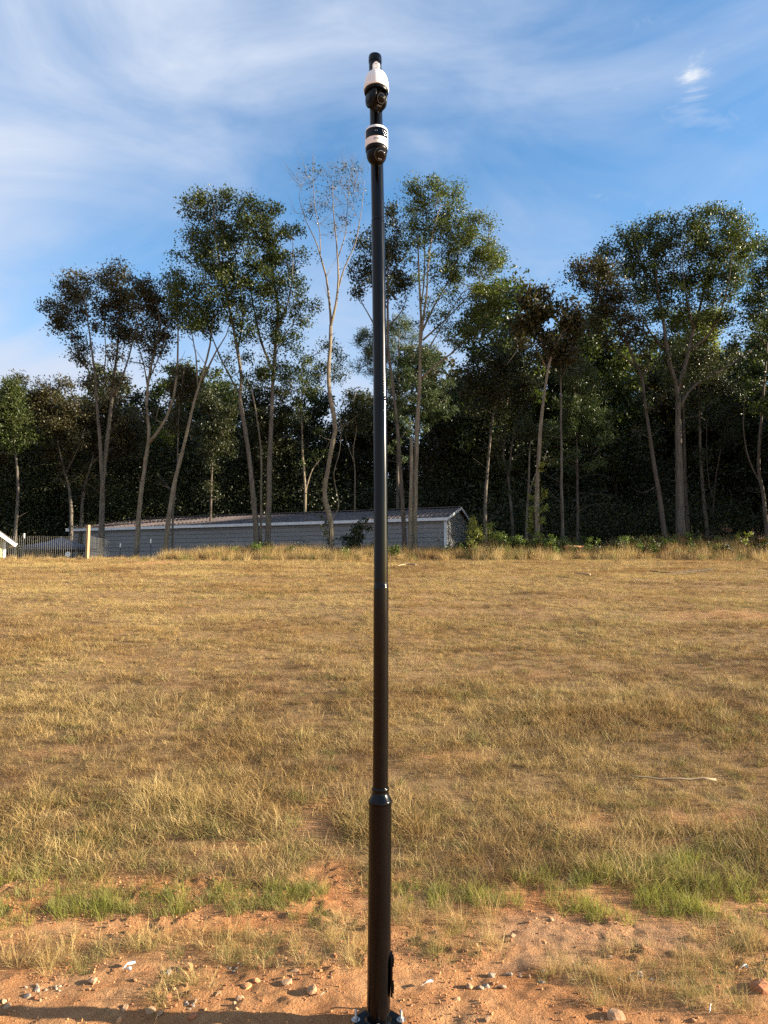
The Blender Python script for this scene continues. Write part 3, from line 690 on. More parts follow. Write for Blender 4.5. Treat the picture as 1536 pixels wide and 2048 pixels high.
# ------------------------------------------------------------------ steel camera pole
PY = 3.6
def zp(py): return at(768, py, PY).z
_lean = [(2060, -11.5), (1900, -9.5), (1605, -7.5), (1400, -6.3), (1160, -6), (800, -7.5), (443, -12), (112, -18)]
def pole_x(z):
    zs = [zp(a) for a, b in _lean]; xs = [b * mpp(a, PY) for a, b in _lean]; return float(np.interp(z, zs, xs))
def camera_pole():
    x0 = pole_x(0); g = -.02
    root = empty('camera_pole', (x0, PY, 0)); tag(root, 'tall glossy black steel pole carrying two security cameras', 'pole')
    def turn(name, prof, m=M['pole'], par=root, segs=48):
        prof = np.array(prof, float); cen = np.array([[pole_x(z) - x0, 0, 0] for r, z in prof]); mb = MB(); mb.lathe(prof, segs, cen=cen)
        return mb.build(name, m, par, True, 35)
    z1 = zp(1606); zt = zp(112)
    turn('base_tube', [(.056, .0)] + [(.056, z) for z in np.linspace(.1, z1 - .002, 8)])
    zc0, zc1, zc2, zc3 = zp(1606), zp(1601), zp(1588), zp(1577)
    turn('collar', [(.0575, zc0), (.0585, zc0 + .004), (.0585, zc1), (.0565, zc1 + .004), (.050, (zc1 + zc2) / 2), (.0425, zc2), (.0405, zc2 + .006), (.0400, zc3 - .012), (.0425, zc3 - .009), (.0440, zc3 - .002), (.0425, zc3 + .005), (.0395, zc3 + .008)])
    cuts = [zc3 + .008, zp(1172), zp(800), zp(443), zp(126)]; rad = [.0378, .0362, .0350, .0340]
    for i in range(4):
        a, b = cuts[i], cuts[i + 1]; r = rad[i]
        pr = [(r, a)] + [(r, z) for z in np.linspace(a + .02, b - .012, 9)] + [(r, b - .006), (r - .0006, b - .004), (r - .0014, b - .0005)]
        if i: pr = [(r + .0012, a), (r + .0016, a + .003), (r + .0005, a + .006), (r, a + .008)] + pr[1:]
        turn('tube_section', pr)
    turn('pole_cap', [(.0352, cuts[4]), (.0358, cuts[4] + .004), (.0358, zt - .012), (.034, zt - .004), (.028, zt), (.001, zt + .002)])
    # access door on the right-hand side
    ya, yb = zp(1990), zp(1905); zc = (ya + yb) / 2; hh = (yb - ya) / 2
    mb = MB(); V = []; n = 28
    for k, xx in ((0, .0), (1, .010)):
        for t in np.arange(n) * 2 * pi / n:
            cy = .036 * np.sign(cos(t)) * abs(cos(t)) ** .4; cz = hh * np.sign(sin(t)) * abs(sin(t)) ** .35; V.append([xx, cy, cz])
    idx = np.arange(2 * n).reshape(2, n); nx = np.roll(idx, -1, 1)
    mb.add(V, f4=np.stack([idx[0], nx[0], nx[1], idx[1]], -1), fn=[idx[1].tolist(), idx[0][::-1].tolist()])
    d = mb.build('access_door', M['black'], root); d.location = (pole_x(zc) - x0 + .0555, 0, zc)
    for s in (-1, 1):
        mb = MB(); mb.lathe([(.013, 0), (.013, .006), (.009, .008), (.002, .008)], 12, np.array(Matrix.Translation((.010, 0, s * hh * .62)) @ Matrix.Rotation(pi / 2, 4, 'Y')))
        mb.box((.012, 0, s * hh * .62), (.007, .03, .045)); mb.build('latch', M['black'], d)
    # diamond-set base plate with anchor bolts at its corners
    mb = MB(); hd = .142; cut = .03; V = []
    for z in (-.004, .014):
        for a in range(4):
            ca, sa = cos(a * pi / 2), sin(a * pi / 2)
            for t in (-cut, cut): V.append([ca * (hd - cut) - sa * t, sa * (hd - cut) + ca * t, z])
    f4 = [[i, (i + 1) % 8, 8 + (i + 1) % 8, 8 + i] for i in range(8)]
    mb.add(V, f4=f4, fn=[list(range(8, 16)), list(range(7, -1, -1))]); pl = mb.build('base_plate', M['pole'], root)
    mb = MB(); mb.lathe([(.066, .0142), (.064, .017), (.058, .021), (.0563, .023)], 32); mb.build('weld', M['pole'], root, True)
    for a in range(4):
        bx_, by_ = cos(a * pi / 2) * .108, sin(a * pi / 2) * .108
        mb = MB(); zz = np.linspace(.02, .058, 20); mb.lathe([(.0062 + .0006 * (i % 2), z) for i, z in enumerate(zz)] + [(.004, .0605)], 12)
        o = mb.build('anchor_bolt', M['zinc'], root); o.location = (bx_, by_, 0)
        mb = MB(); mb.lathe([(.021, .0143), (.021, .0175), (.007, .0177)], 24); mb.build('washer', M['zinc'], o)
        mb = MB(); mb.lathe([(.0115, .018), (.0125, .0195), (.0125, .027), (.0115, .0285), (.006, .0287)], 6); mb.build('nut', M['zinc'], o)
    # concrete-free clay footing is the ground itself
camera_pole()

def text_mesh(body, size):
    cu = bpy.data.curves.new('lettering', 'FONT'); cu.body = body; cu.size = size; cu.align_x = 'CENTER'; cu.extrude = size * .03
    ob = bpy.data.objects.new('lettering', cu); C.objects.link(ob)
    dg = bpy.context.evaluated_depsgraph_get(); me = bpy.data.meshes.new_from_object(ob.evaluated_get(dg)); bpy.data.objects.remove(ob); return me
def wrap_text(me, R, z, ang0, slope=0):
    """lay flat lettering on an upright round wall of radius R, facing angle ang0"""
    for v in me.vertices:
        a = ang0 + v.co.x / R; r = R + .0012 + v.co.z - v.co.y * slope
        v.co = Vector((r * cos(a), r * sin(a), z + v.co.y))
    return me
def ball(mb, c, r, M3=None, scale=(1, 1, 1), segs=32):
    pr = [(max(r * cos(t), 1e-4), r * sin(t)) for t in np.linspace(-pi / 2, pi / 2, 20)]
    mm = np.eye(4); mm[:3, :3] = (np.eye(3) if M3 is None else M3) @ np.diag(scale); mm[:3, 3] = c
    mb.lathe(pr, segs, mm)
def axis_frame(d):
    d = np.array(d, float); d /= np.linalg.norm(d); s = np.cross(d, [0, 0, 1.]); s /= np.linalg.norm(s); u = np.cross(s, d); return s, u, d   # right, up, forward
def lens_at(root, parent_name, c, d, R, r, ring=True, extra=None):
    s, u, f = axis_frame(d); mm = np.eye(4); mm[:3, 0] = s; mm[:3, 1] = u; mm[:3, 2] = f; mm[:3, 3] = c
    def lm(name, prof, m, par, segs=40):
        mb = MB(); mb.lathe(prof, segs, mm); return mb.build(name, m, par, True, 35)
    b = lm('lens_barrel', [(r * 1.04, R * .55), (r * 1.04, R * .98), (r * 1.0, R * 1.0), (r * .90, R * 1.0), (r * .88, R * .965), (.0005, R * .96)], M['black'], root)
    lm('lens_ring', [(r * .985, R * 1.0005), (r * .985, R * 1.008), (r * .93, R * 1.008), (r * .93, R * 1.0005)], M['ring'], b)
    lm('lens_glass', [(r * .86 * cos(t), R * .962 + r * .28 * sin(t)) for t in np.linspace(0, pi / 2 - .01, 9)], M['glass'], b)
    return mm, b

def ptz_camera():
    Yc = PY - .125; c = at(752.5, 181, Yc); zr = c.z; k = mpp(181, Yc)
    root = empty('dome_camera', (c.x, Yc, zr)); tag(root, 'upper white and black pan tilt camera near the pole top', 'security camera')
    def zz(py): return at(752, py, Yc).z - zr
    R = 25.3 * k
    zt = zz(151) + .012
    pr = [(R * .96, -.004), (R, -.001), (R, .008), (R * .985, .02), (R * .95, .04), (R * .89, .06), (R * .80, .078), (R * .70, .089), (R * .58, .096), (R * .40, .099), (.001, .100)]
    sc = zt / .100; pr = [(a, b * sc) for a, b in pr]
    mb = MB(); mb.lathe(pr, 56); sh = mb.build('sunshield', M['white'], root, True, 40)
    me = wrap_text(text_mesh('reolink', .0125), R * .885, zz(163) + .028, -pi / 2, .35); link('lettering', me, M['print'], sh)
    # bracket arm back to the pole
    px = pole_x(zr) - c.x; zb0, zb1 = zt - .012, at(752, 121, Yc + .024).z - zr
    mb = MB(); w = .0195; V = []
    prof = [(-w, zb0), (-w, zb1 - w)] + [(-w * cos(t), zb1 - w + w * sin(t)) for t in np.linspace(.2, pi - .2, 9)] + [(w, zb1 - w), (w, zb0)]
    n = len(prof)
    for yy, ins in ((.090, 0), (.035, 0), (.024, .005)):
        for a, b in prof: V.append([a * (1 - ins / w) + px * (yy / .12), yy, b - (ins if b > zb1 - w else 0)])
    f4 = [[j * n + i, j * n + i + 1, (j + 1) * n + i + 1, (j + 1) * n + i] for j in range(2) for i in range(n - 1)]
    mb.add(V, f4=f4, fn=[list(range(2 * n, 3 * n)), list(range(n - 1, -1, -1))]); br = mb.build('bracket', M['white'], root)
    mb = MB(); mb.lathe([(.003, .0), (.003, .002), (.001, .0022)], 12, np.array(Matrix.Translation((px * .2, .0245, zb1 - .016)) @ Matrix.Rotation(pi / 2, 4, 'X'))); mb.build('screw', M['print'], br)
    # black pan base and yoke
    mb = MB(); mb.lathe([(R * .70, .004), (R * .95, -.003), (R * .955, -.012), (R * .93, -.018), (R * .80, -.022), (.001, -.022)], 56); mb.build('pan_base', M['black'], root, True, 35)
    d = np.array([.50, -.76, -.42]); d /= np.linalg.norm(d); s, u, f = axis_frame(d)
    zb = zz(222) ; Rb = R * .80; cb = np.array([0, 0, zb + Rb * 1.02])
    for sg in (-1, 1):
        M3 = np.stack([s, np.cross([0, 0, 1.], s), [0, 0, 1.]], 1)
        mb = MB(); ball(mb, cb + s * sg * Rb * .60 + np.array([0, 0, .012]), Rb, M3, (.36, .92, 1.08)); mb.build('yoke_arm', M['black'], root, True)
        mb = MB(); mm = np.eye(4); mm[:3, 0] = np.cross([0, 0, 1.], s); mm[:3, 1] = [0, 0, 1]; mm[:3, 2] = s * sg; mm[:3, 3] = cb
        mb.lathe([(Rb * .46, Rb * .88), (Rb * .46, Rb * .965), (Rb * .40, Rb * .985), (.001, Rb * .985)], 28, mm); mb.build('pivot_cap', M['black'], root, True, 35)
    mb = MB(); mm = np.eye(4); M3 = np.stack([u, f, s], 1); ball(mb, cb, Rb * .97, M3, (1, 1, .80)); head = mb.build('camera_head', M['black'], root, True)
    lens_at(root, 'head', cb + u * Rb * .16, f, Rb * .98, .0255)
    cI = cb - u * Rb * .52; mm = np.eye(4); ff = f * .86 - u * .5; ff /= np.linalg.norm(ff); s2, u2, f2 = axis_frame(ff); mm[:3, 0] = s2; mm[:3, 1] = u2; mm[:3, 2] = f2; mm[:3, 3] = cb
    mb = MB(); mb.lathe([(.011, Rb * .93), (.011, Rb * .985), (.009, Rb * .995), (.001, Rb * .995)], 20, mm @ np.diag([1.5, .75, 1, 1])); ir = mb.build('infrared_window', M['glass'], root, True, 35)
    for q in (-1, 0, 1):
        m2 = mm.copy(); m2[:3, 3] = cb + s2 * q * .0085
        mb = MB(); mb.lathe([(.0032, Rb * .99), (.0032, Rb * 1.005), (.001, Rb * 1.01)], 12, m2); mb.build('infrared_lamp', M['sensor'], ir, True, 35)
ptz_camera()

def dual_camera():
    Yc = PY - .115; c = at(753, 297, Yc); zr = c.z; k = mpp(290, Yc)
    root = empty('panning_camera', (c.x, Yc, zr)); tag(root, 'lower drum shaped white and black camera with ball head', 'security camera')
    R = 22.8 * k; zt = at(752, 264, Yc).z - zr + .006
    mb = MB(); mb.lathe([(R * .97, -.002), (R, .002), (R, zt - .012), (R * .985, zt - .004), (R * .93, zt), (.001, zt + .001)], 56); body = mb.build('housing', M['white'], root, True, 40)
    # dark curved sensor window set proud of the drum
    def window(r0, a0, a1, z0, z1, th, name, m, par):
        n = 26; V = []; mb = MB()
        for rr in (r0, r0 + th):
            for z in (z0, z1):
                for a in np.linspace(a0, a1, n): V.append([rr * cos(a), rr * sin(a), z])
        idx = np.arange(4 * n).reshape(4, n); f = []
        for i in range(n - 1):
            f += [[idx[2, i], idx[2, i + 1], idx[3, i + 1], idx[3, i]], [idx[0, i], idx[0, i + 1], idx[2, i + 1], idx[2, i]], [idx[1, i + 1], idx[1, i], idx[3, i], idx[3, i + 1]]]
        f += [[idx[0, 0], idx[2, 0], idx[3, 0], idx[1, 0]], [idx[0, -1], idx[1, -1], idx[3, -1], idx[2, -1]]]
        mb.add(V, f4=f); return mb.build(name, m, par, True, 35)
    z0, z1 = zt * .36, zt * .84
    win = window(R - .001, -pi / 2 - 1.18, -pi / 2 + 1.18, z0, z1, .0022, 'sensor_window', M['glass'], root)
    zm = (z0 + z1) / 2
    def dot(a, z, r, name='infrared_lamp'):
        p = np.array([cos(a), sin(a), 0]); mm = np.eye(4); mm[:3, 2] = p; mm[:3, 0] = [-sin(a), cos(a), 0]; mm[:3, 1] = [0, 0, 1]; mm[:3, 3] = p * (R + .001) + np.array([0, 0, z])
        mb = MB(); mb.lathe([(r, 0), (r, .0016), (r * .3, .0022)], 12, mm); mb.build(name, M['sensor'], win, True, 35)
    for a in (-.10, .06): dot(-pi / 2 + a, zm + .002, .0030, 'light_sensor')
    for a, z in ((.55, .009), (.75, .010), (.95, .008), (.62, -.001), (.84, -.001), (1.02, -.002), (.72, -.010), (.93, -.010)): dot(-pi / 2 + a, zm + z, .0034)
    me = wrap_text(text_mesh('reolink', .0115), R, zt * .17, -pi / 2); link('lettering', me, M['print'], body)
    mb = MB(); mb.lathe([(R * .90, .004), (R * .965, -.003), (R * .965, -.016), (R * .90, -.022), (.001, -.022)], 48); mb.build('pan_base', M['black'], root, True, 35)
    Rb = 20.6 * k; zb = at(752, 330, Yc).z - zr; cb = np.array([0, 0, zb + Rb * 1.04])
    d = np.array([.40, -.80, -.44]); d /= np.linalg.norm(d); s, u, f = axis_frame(d)
    mb = MB(); ball(mb, cb, Rb, np.stack([u, f, s], 1), (1, 1, .98)); mb.build('ball_head', M['black'], root, True)
    mm, b = lens_at(root, 'ball', cb, f, Rb * .985, .0335)
    m2 = mm.copy(); mb = MB()
    mb.lathe([(.0165, Rb * 1.075), (.0165, Rb * 1.09), (.0135, Rb * 1.09), (.0135, Rb * 1.075)], 28, mm @ np.array(Matrix.Translation((0, .002, 0)))); mb.build('lens_ring', M['print'], b, True, 35)
    for q in (-1, 0, 1):
        m2 = mm.copy(); m2[:3, 3] = m2[:3, 3] - u * .0225 + s * q * .007
        mb = MB(); mb.lathe([(.0028, Rb * 1.02), (.0028, Rb * 1.065), (.001, Rb * 1.07)], 10, m2); mb.build('infrared_lamp', M['sensor'], b, True, 35)
    # arm to the pole
    mb = MB(); mb.box((0, .062, zt * .55), (.045, .05, zt * .7)); mb.build('bracket', M['white'], root)
dual_camera()
# ------------------------------------------------------------------ trees
FR = {'A': (0, 500, 3.072), 'B': (320, 300, 2.41), 'C': (660, 340, 1112 / 440), 'D': (1036, 400, 2.73), 'E': (860, 640, 3.84), 'P': (0, 0, 1)}
def conv(fr, x, y): ox, oy, s = FR[fr]; return ox + x / s, oy + y / s
def catmull(P, step):
    P = np.asarray(P, float); Q = np.vstack([2 * P[0] - P[1], P, 2 * P[-1] - P[-2]]); out = []
    for i in range(1, len(Q) - 2):
        n = max(2, int(np.linalg.norm(Q[i + 1] - Q[i]) / step)); t = np.linspace(0, 1, n, endpoint=False)[:, None]
        a, b, c, d = Q[i - 1], Q[i], Q[i + 1], Q[i + 2]
        out.append(.5 * (2 * b + (c - a) * t + (2 * a - 5 * b + 4 * c - d) * t ** 2 + (3 * b - a - 3 * c + d) * t ** 3))
    out.append(P[-1:]); return np.concatenate(out)
def leaves_mesh(cent, r, size, up=.45, ratio=.55, fold=.25):
    n = len(cent)
    d = r.normal(0, 1, (n, 3)); d /= np.linalg.norm(d, axis=1, keepdims=True)
    nr = r.normal(0, 1, (n, 3)); nr[:, 2] += up * 2; nr -= (nr * d).sum(1, keepdims=True) * d; nr /= np.linalg.norm(nr, axis=1, keepdims=True) + 1e-9
    s = np.cross(d, nr); L = size * r.uniform(.6, 1.35, n)[:, None]; W = L * ratio * .5
    V = np.stack([cent, cent + d * L * .45 + s * W + nr * W * fold, cent + d * L, cent + d * L * .45 - s * W + nr * W * fold], 1)
    b = np.arange(n)[:, None] * 4
    return V.reshape(-1, 3), np.concatenate([b + np.array([[0, 1, 2]]), b + np.array([[0, 2, 3]])])
def grow(base, stems, targets, r, tipr, leafn, leafsize, spread, along=.35, sides=7, upcurve=.35, ratio=.55, leaf_up=.45, twigs=True, bare=0.0, droop=0.0, twiglets=0):
    """stems: list of (points, r0, r1) in metres; targets: clump centres. Returns trunk, branch and leaf builders (relative to base)."""
    tb = MB(); bb = MB(); nodes = []
    for k, (P, r0, r1) in enumerate(stems):
        path = catmull(P, .45); n = len(path)
        w = r.normal(0, 1, (n, 3)); w = np.cumsum(w, 0); w -= np.linspace(0, 1, n)[:, None] * w[-1]; path = path + w * .010 * np.array([1, 1, .2])
        t = np.linspace(0, 1, n); rad = r0 + (r1 - r0) * t ** .8
        if k == 0 or P[0][2] < base[2] + .3: rad = rad * (1 + .35 * np.exp(-t * n * .45 / .35))
        tb.tube(path - base, rad * (1 + .05 * r.normal(0, 1, n)), sides if r0 > .06 else 5)
        nodes.append(path)
        if r0 > .085:        # short dead side twigs on the stem
            for q in range(int(r.integers(4, 9))):
                i = int(n * r.uniform(.12, .6)); a = r.uniform(0, 2 * pi); L = r.uniform(.25, 1.1); dd = np.array([cos(a), sin(a), r.uniform(.1, .9)])
                tw = np.stack([path[i], path[i] + dd * L * .5 + r.normal(0, .04, 3), path[i] + dd * L + r.normal(0, .06, 3)]); bb.tube(tw - base, [.018, .012, .005], 4, False)
    # low stem points are not used as branch origins
    allp = np.concatenate(nodes); zmin = base[2] + .25 * (allp[:, 2].max() - base[2]); nd = allp[allp[:, 2] > zmin] if len(targets) else allp
    if len(nd) == 0: nd = allp
    T = np.asarray(targets, float); lv = []
    if len(T) > 60 and bare == 0:          # sprays of leaves further down the limbs
        hi = allp[allp[:, 2] > base[2] + .46 * (allp[:, 2].max() - base[2])]; ne = int(len(T) * .16)
        ex = hi[r.integers(0, len(hi), ne)] + r.normal(0, .42, (ne, 3)) + np.array([0, 0, .2]); T = np.concatenate([T, ex])
    if len(T):
        d0 = np.array([np.min(np.linalg.norm(nd - t, axis=1)) for t in T]); order = np.argsort(d0)
        cap = len(nd) + len(T) * 7; buf = np.zeros((cap, 3)); m = len(nd); buf[:m] = nd
        for j in order:
            t = T[j]; v = t - buf[:m]; dist = np.linalg.norm(v, axis=1)
            cost = dist + .9 * np.clip(buf[:m, 2] - t[2] + .25 * dist, 0, None)
            s = buf[int(np.argmin(cost))]; L = np.linalg.norm(t - s)
            if L < .05: s = s + np.array([0, 0, -.1]); L = .15
            c = (s + t) / 2 + np.array([0, 0, -upcurve * L * .35]) + r.normal(0, .10 * L, 3)
            n = 5 if L > .5 else 4; u = np.linspace(0, 1, n)[:, None]
            path = (1 - u) ** 2 * s + 2 * u * (1 - u) * c + u * u * t
            path[1:-1] += r.normal(0, .03 * L, (n - 2, 3))
            rb = min(.06, tipr * (1 + 2.2 * L)); bb.tube(path - base, np.linspace(rb, tipr, n), 4 if rb > .02 else 3, False)
            buf[m:m + n - 1] = path[1:]; m += n - 1
            for q in range(twiglets):
                a = path[-1 - (q % 2)]; dd = (t - s) / L + r.normal(0, .55, 3) + np.array([0, 0, .45]); dd /= np.linalg.norm(dd); ll = r.uniform(.35, 1.1)
                p2 = np.stack([a, a + dd * ll * .5 + r.normal(0, .03, 3), a + dd * ll + np.array([0, 0, .08])]); bb.tube(p2 - base, [tipr * .75, tipr * .6, tipr * .4], 3, False)
            if r.uniform() < bare: continue
            k = max(3, int(leafn * r.uniform(.6, 1.4))); ka = int(k * along)
            off = r.normal(0, 1, (k - ka, 3)); off /= np.linalg.norm(off, axis=1, keepdims=True) + 1e-9; off *= (r.uniform(0, 1, (k - ka, 1)) ** .5) * spread * 1.55 * r.uniform(.6, 1.2) * np.array([1, 1, .7]); off[:, 2] -= droop * np.abs(off[:, 0])
            lv.append(t + off)
            if ka: lv.append(path[r.integers(n // 2, n, ka)] + r.uniform(-1, 1, (ka, 3)) * spread * .6)
    leaf = None
    if lv:
        cen = np.concatenate(lv) - base
        leaf = leaves_mesh(cen, r, leafsize, leaf_up, ratio)
    return tb, bb, leaf
def sample_crowns(crowns, fr, D, r, k, depth=.85):
    T = []
    for cr in crowns:
        x, y, rx, ry = cr[:4]; w = cr[4] if len(cr) > 4 else 1.0
        px, py = conv(fr, x, y); s = FR[fr][2]; m = mpp(py, D); c = at(px, py, D); a, b = rx / s * m, ry / s * m
        n = max(2, int(k * w * a * b * 1.15)); q = r.normal(0, 1, (n, 3)); q /= np.linalg.norm(q, axis=1, keepdims=True); q *= r.uniform(.25, 1, (n, 1)) ** .45
        dy = (cr[5] if len(cr) > 5 else r.uniform(-.5, .5))
        T.append(np.array(c) + np.array([0, dy, 0]) + q * np.array([a, (a + b) / 2 * depth, b]))
    return np.concatenate(T) if T else np.zeros((0, 3))
def stems_3d(stems, fr, D, r, g0=None):
    out = []
    for k, (pts, r0, r1) in enumerate(stems):
        n = len(pts); dy = r.uniform(-1.3, 1.3) if k else r.uniform(-.4, .4); P = []
        root_stem = k == 0 or (len(pts) and pts[0][1] >= stems[0][0][0][1] - 25)
        for i, (x, y) in enumerate(pts):
            px, py = conv(fr, x, y); t = i / max(1, n - 1)
            P.append(np.array(at(px, py, D + (dy * t if not (k and root_stem) else dy * .5 * t))))
        if root_stem:
            x, y = P[0][0], P[0][1]; z = float(H(x, y)) - .2
            if P[0][2] > z + .15: P.insert(0, np.array([x, y, z]))
            else: P[0][2] = z
        out.append((P, r0, r1))
    return out
DENS_K = 3.3; DENS_N = 2.3
def tree(name, label, D, fr, stems, crowns, leaf='leaf_oak', bark='bark_grey', seed=0, k=7.0, leafn=46, leafsize=.15, spread=.34, tipr=.010, group=None, cat='tree', twig_pale=False, **kw):
    r = np.random.default_rng(1000 + seed)
    S = stems_3d(stems, fr, D, r); base = S[0][0][0].copy(); base[2] = float(H(base[0], base[1]))
    T = sample_crowns(crowns, fr, D, r, k * DENS_K)
    tb, bb, lf = grow(base, S, T, r, tipr, int(leafn * DENS_N), leafsize * .82, spread * 1.3, **kw)
    root = empty(name, tuple(base)); tag(root, label, cat, group)
    tb.build('trunk', M[bark], root, True)
    if bb.n: bb.build('branches', M['bark_pale' if twig_pale else 'bark_dark'], root, True)['kind'] = 'stuff'
    if lf is not None: link('crown', mesh_np('crown', lf[0], [lf[1]]), M[leaf], root)['kind'] = 'stuff'
    return root
def needles_tree(name, label, D, fr, trunk, crowns, seed, bark='bark_grey', mat_='needle', k=5, n=60, **kw):
    return tree(name, label, D, fr, trunk, crowns, mat_, bark, seed, k, n, .26, .26, ratio=.14, leaf_up=.3, **kw)

def hero_trees():
    g = 'tall trees along the top of the field'
    tree('oak_tree', 'dark leaved tree behind the timber fence post, two upswept crowns', 35.5, 'A',
        [([(622, 1800), (632, 1500), (655, 1250), (690, 950), (705, 800), (722, 600), (735, 430), (735, 250)], .17, .03),
         ([(632, 1500), (612, 1200), (600, 1000), (580, 720), (535, 400), (500, 220)], .11, .02), ([(700, 900), (760, 760), (810, 600), (840, 420)], .06, .02), ([(690, 920), (640, 800), (650, 640), (640, 420)], .05, .02), ([(590, 860), (500, 640), (430, 480)], .04, .015)],
        [(440, 170, 90, 60), (390, 270, 80, 60), (330, 370, 80, 50), (430, 420, 100, 60), (370, 470, 70, 40), (480, 520, 60, 50), (530, 640, 55, 70, .7), (560, 830, 55, 80, .6), (500, 290, 70, 90),
         (660, 180, 80, 60), (740, 170, 80, 60), (700, 280, 110, 80), (660, 390, 80, 60), (770, 360, 90, 90), (700, 490, 90, 50), (760, 500, 80, 60), (670, 640, 40, 70, .5), (720, 790, 70, 50, .5), (660, 880, 60, 50, .5)],
        'leaf_brown', 'bark_grey', 1, 7.5, 50, group=g)
    tree('oak_tree', 'slim tree with bare forked lower limbs right of the fence post', 34.2, 'A',
        [([(842, 1890), (870, 1500), (905, 1250), (920, 1110), (905, 950), (918, 780), (950, 640), (985, 480), (960, 300)], .15, .03),
         ([(912, 1190), (1010, 1060), (1070, 900), (1092, 700), (1090, 450), (1070, 250)], .09, .02), ([(912, 900), (880, 700), (840, 560), (850, 400)], .05, .015), ([(922, 780), (1000, 600), (1040, 420)], .04, .015), ([(1010, 1060), (960, 1040), (990, 940)], .03, .01)],
        [(860, 200, 70, 60), (930, 230, 80, 80), (880, 320, 90, 80), (970, 340, 90, 80), (940, 440, 110, 70), (900, 540, 100, 50), (1000, 520, 80, 50), (960, 620, 80, 50, .6), (1050, 200, 60, 60, .7), (1070, 300, 60, 70, .6), (1090, 420, 50, 70, .5)],
        'leaf_brown', 'bark_pale', 2, 7, 46, group=g)
    tree('oak_tree', 'slender tree leaning right in front of the grey metal wall', 33.6, 'A',
        [([(1010, 1885), (1060, 1480), (1120, 1250), (1180, 1000), (1230, 820), (1275, 660), (1300, 520), (1310, 380)], .14, .03),
         ([(1230, 820), (1330, 620), (1390, 520), (1420, 400)], .06, .015), ([(1215, 850), (1200, 640), (1170, 480), (1150, 330)], .05, .015), ([(1250, 760), (1360, 800), (1440, 880)], .02, .008), ([(1260, 700), (1180, 580)], .02, .008)],
        [(1060, 180, 60, 50), (1120, 220, 60, 60), (1090, 330, 50, 70), (1150, 380, 80, 80), (1230, 400, 90, 90), (1200, 500, 80, 40), (1300, 440, 80, 70), (1150, 480, 50, 40, .6)],
        'leaf_light', 'bark_pale', 3, 6.5, 42, group=g)
    tree('young_tree', 'small brown leaved tree beside the leaning slender tree', 37.0, 'A',
        [([(1065, 1640), (1090, 1350), (1098, 1050), (1115, 850), (1130, 740)], .07, .02)],
        [(1130, 740, 75, 60), (1080, 830, 60, 50), (1180, 830, 55, 70), (1110, 900, 60, 60), (1080, 1010, 50, 50), (1120, 1060, 50, 40), (1060, 1090, 40, 40, .6)], 'leaf_brown', 'bark_grey', 4, 9, 50, spread=.28, group=g)
    tree('multi_stem_oak', 'large clump of three trunks with dense green crown left of the bare tree', 33.2, 'B',
        [([(465, 1905), (440, 1600), (410, 1350), (385, 1200), (393, 1100), (370, 950), (340, 800), (300, 600), (270, 420), (260, 260)], .16, .03),
         ([(520, 1905), (530, 1500), (545, 1150), (560, 900), (570, 780), (545, 600), (520, 420), (500, 300)], .16, .03),
         ([(487, 1900), (490, 1500), (470, 1300), (440, 1150)], .07, .03),
         ([(388, 1190), (290, 1000), (240, 880), (180, 720), (150, 560)], .05, .015), ([(540, 1060), (490, 930), (460, 800), (430, 620), (400, 460)], .07, .02), ([(375, 960), (400, 800), (380, 620), (350, 420)], .05, .015), ([(560, 880), (620, 720), (640, 560), (640, 430)], .05, .015), ([(555, 960), (640, 840), (720, 750)], .035, .01), ([(300, 600), (210, 480), (90, 495), (45, 500)], .03, .008)],
        [(215, 235, 70, 50), (300, 215, 60, 45), (180, 300, 70, 50), (270, 310, 90, 60), (160, 400, 60, 50), (260, 420, 90, 70), (180, 500, 70, 50), (280, 540, 100, 70), (80, 500, 50, 15, .8), (140, 620, 40, 60, .6), (200, 720, 80, 80, .9), (300, 680, 90, 90), (370, 640, 70, 80), (360, 780, 70, 80), (400, 880, 60, 80, .8), (180, 840, 70, 60, .6), (430, 960, 40, 50, .5), (350, 360, 60, 90),
         (430, 280, 70, 50), (510, 310, 70, 50), (460, 400, 90, 70), (550, 400, 60, 80), (480, 520, 90, 80), (570, 560, 80, 80), (640, 420, 50, 80, .7), (660, 520, 50, 50, .6), (480, 640, 90, 80), (580, 680, 80, 80, .8), (660, 680, 50, 50, .7), (730, 740, 50, 40, .9), (680, 800, 60, 50, .7), (640, 900, 45, 40, .8), (540, 800, 70, 80, .8), (560, 930, 60, 60, .8), (580, 1060, 80, 50, .8), (510, 1070, 50, 60, .7)],
        'leaf_oak', 'bark_grey', 5, 7.2, 46, leafsize=.145, spread=.32, group=g)
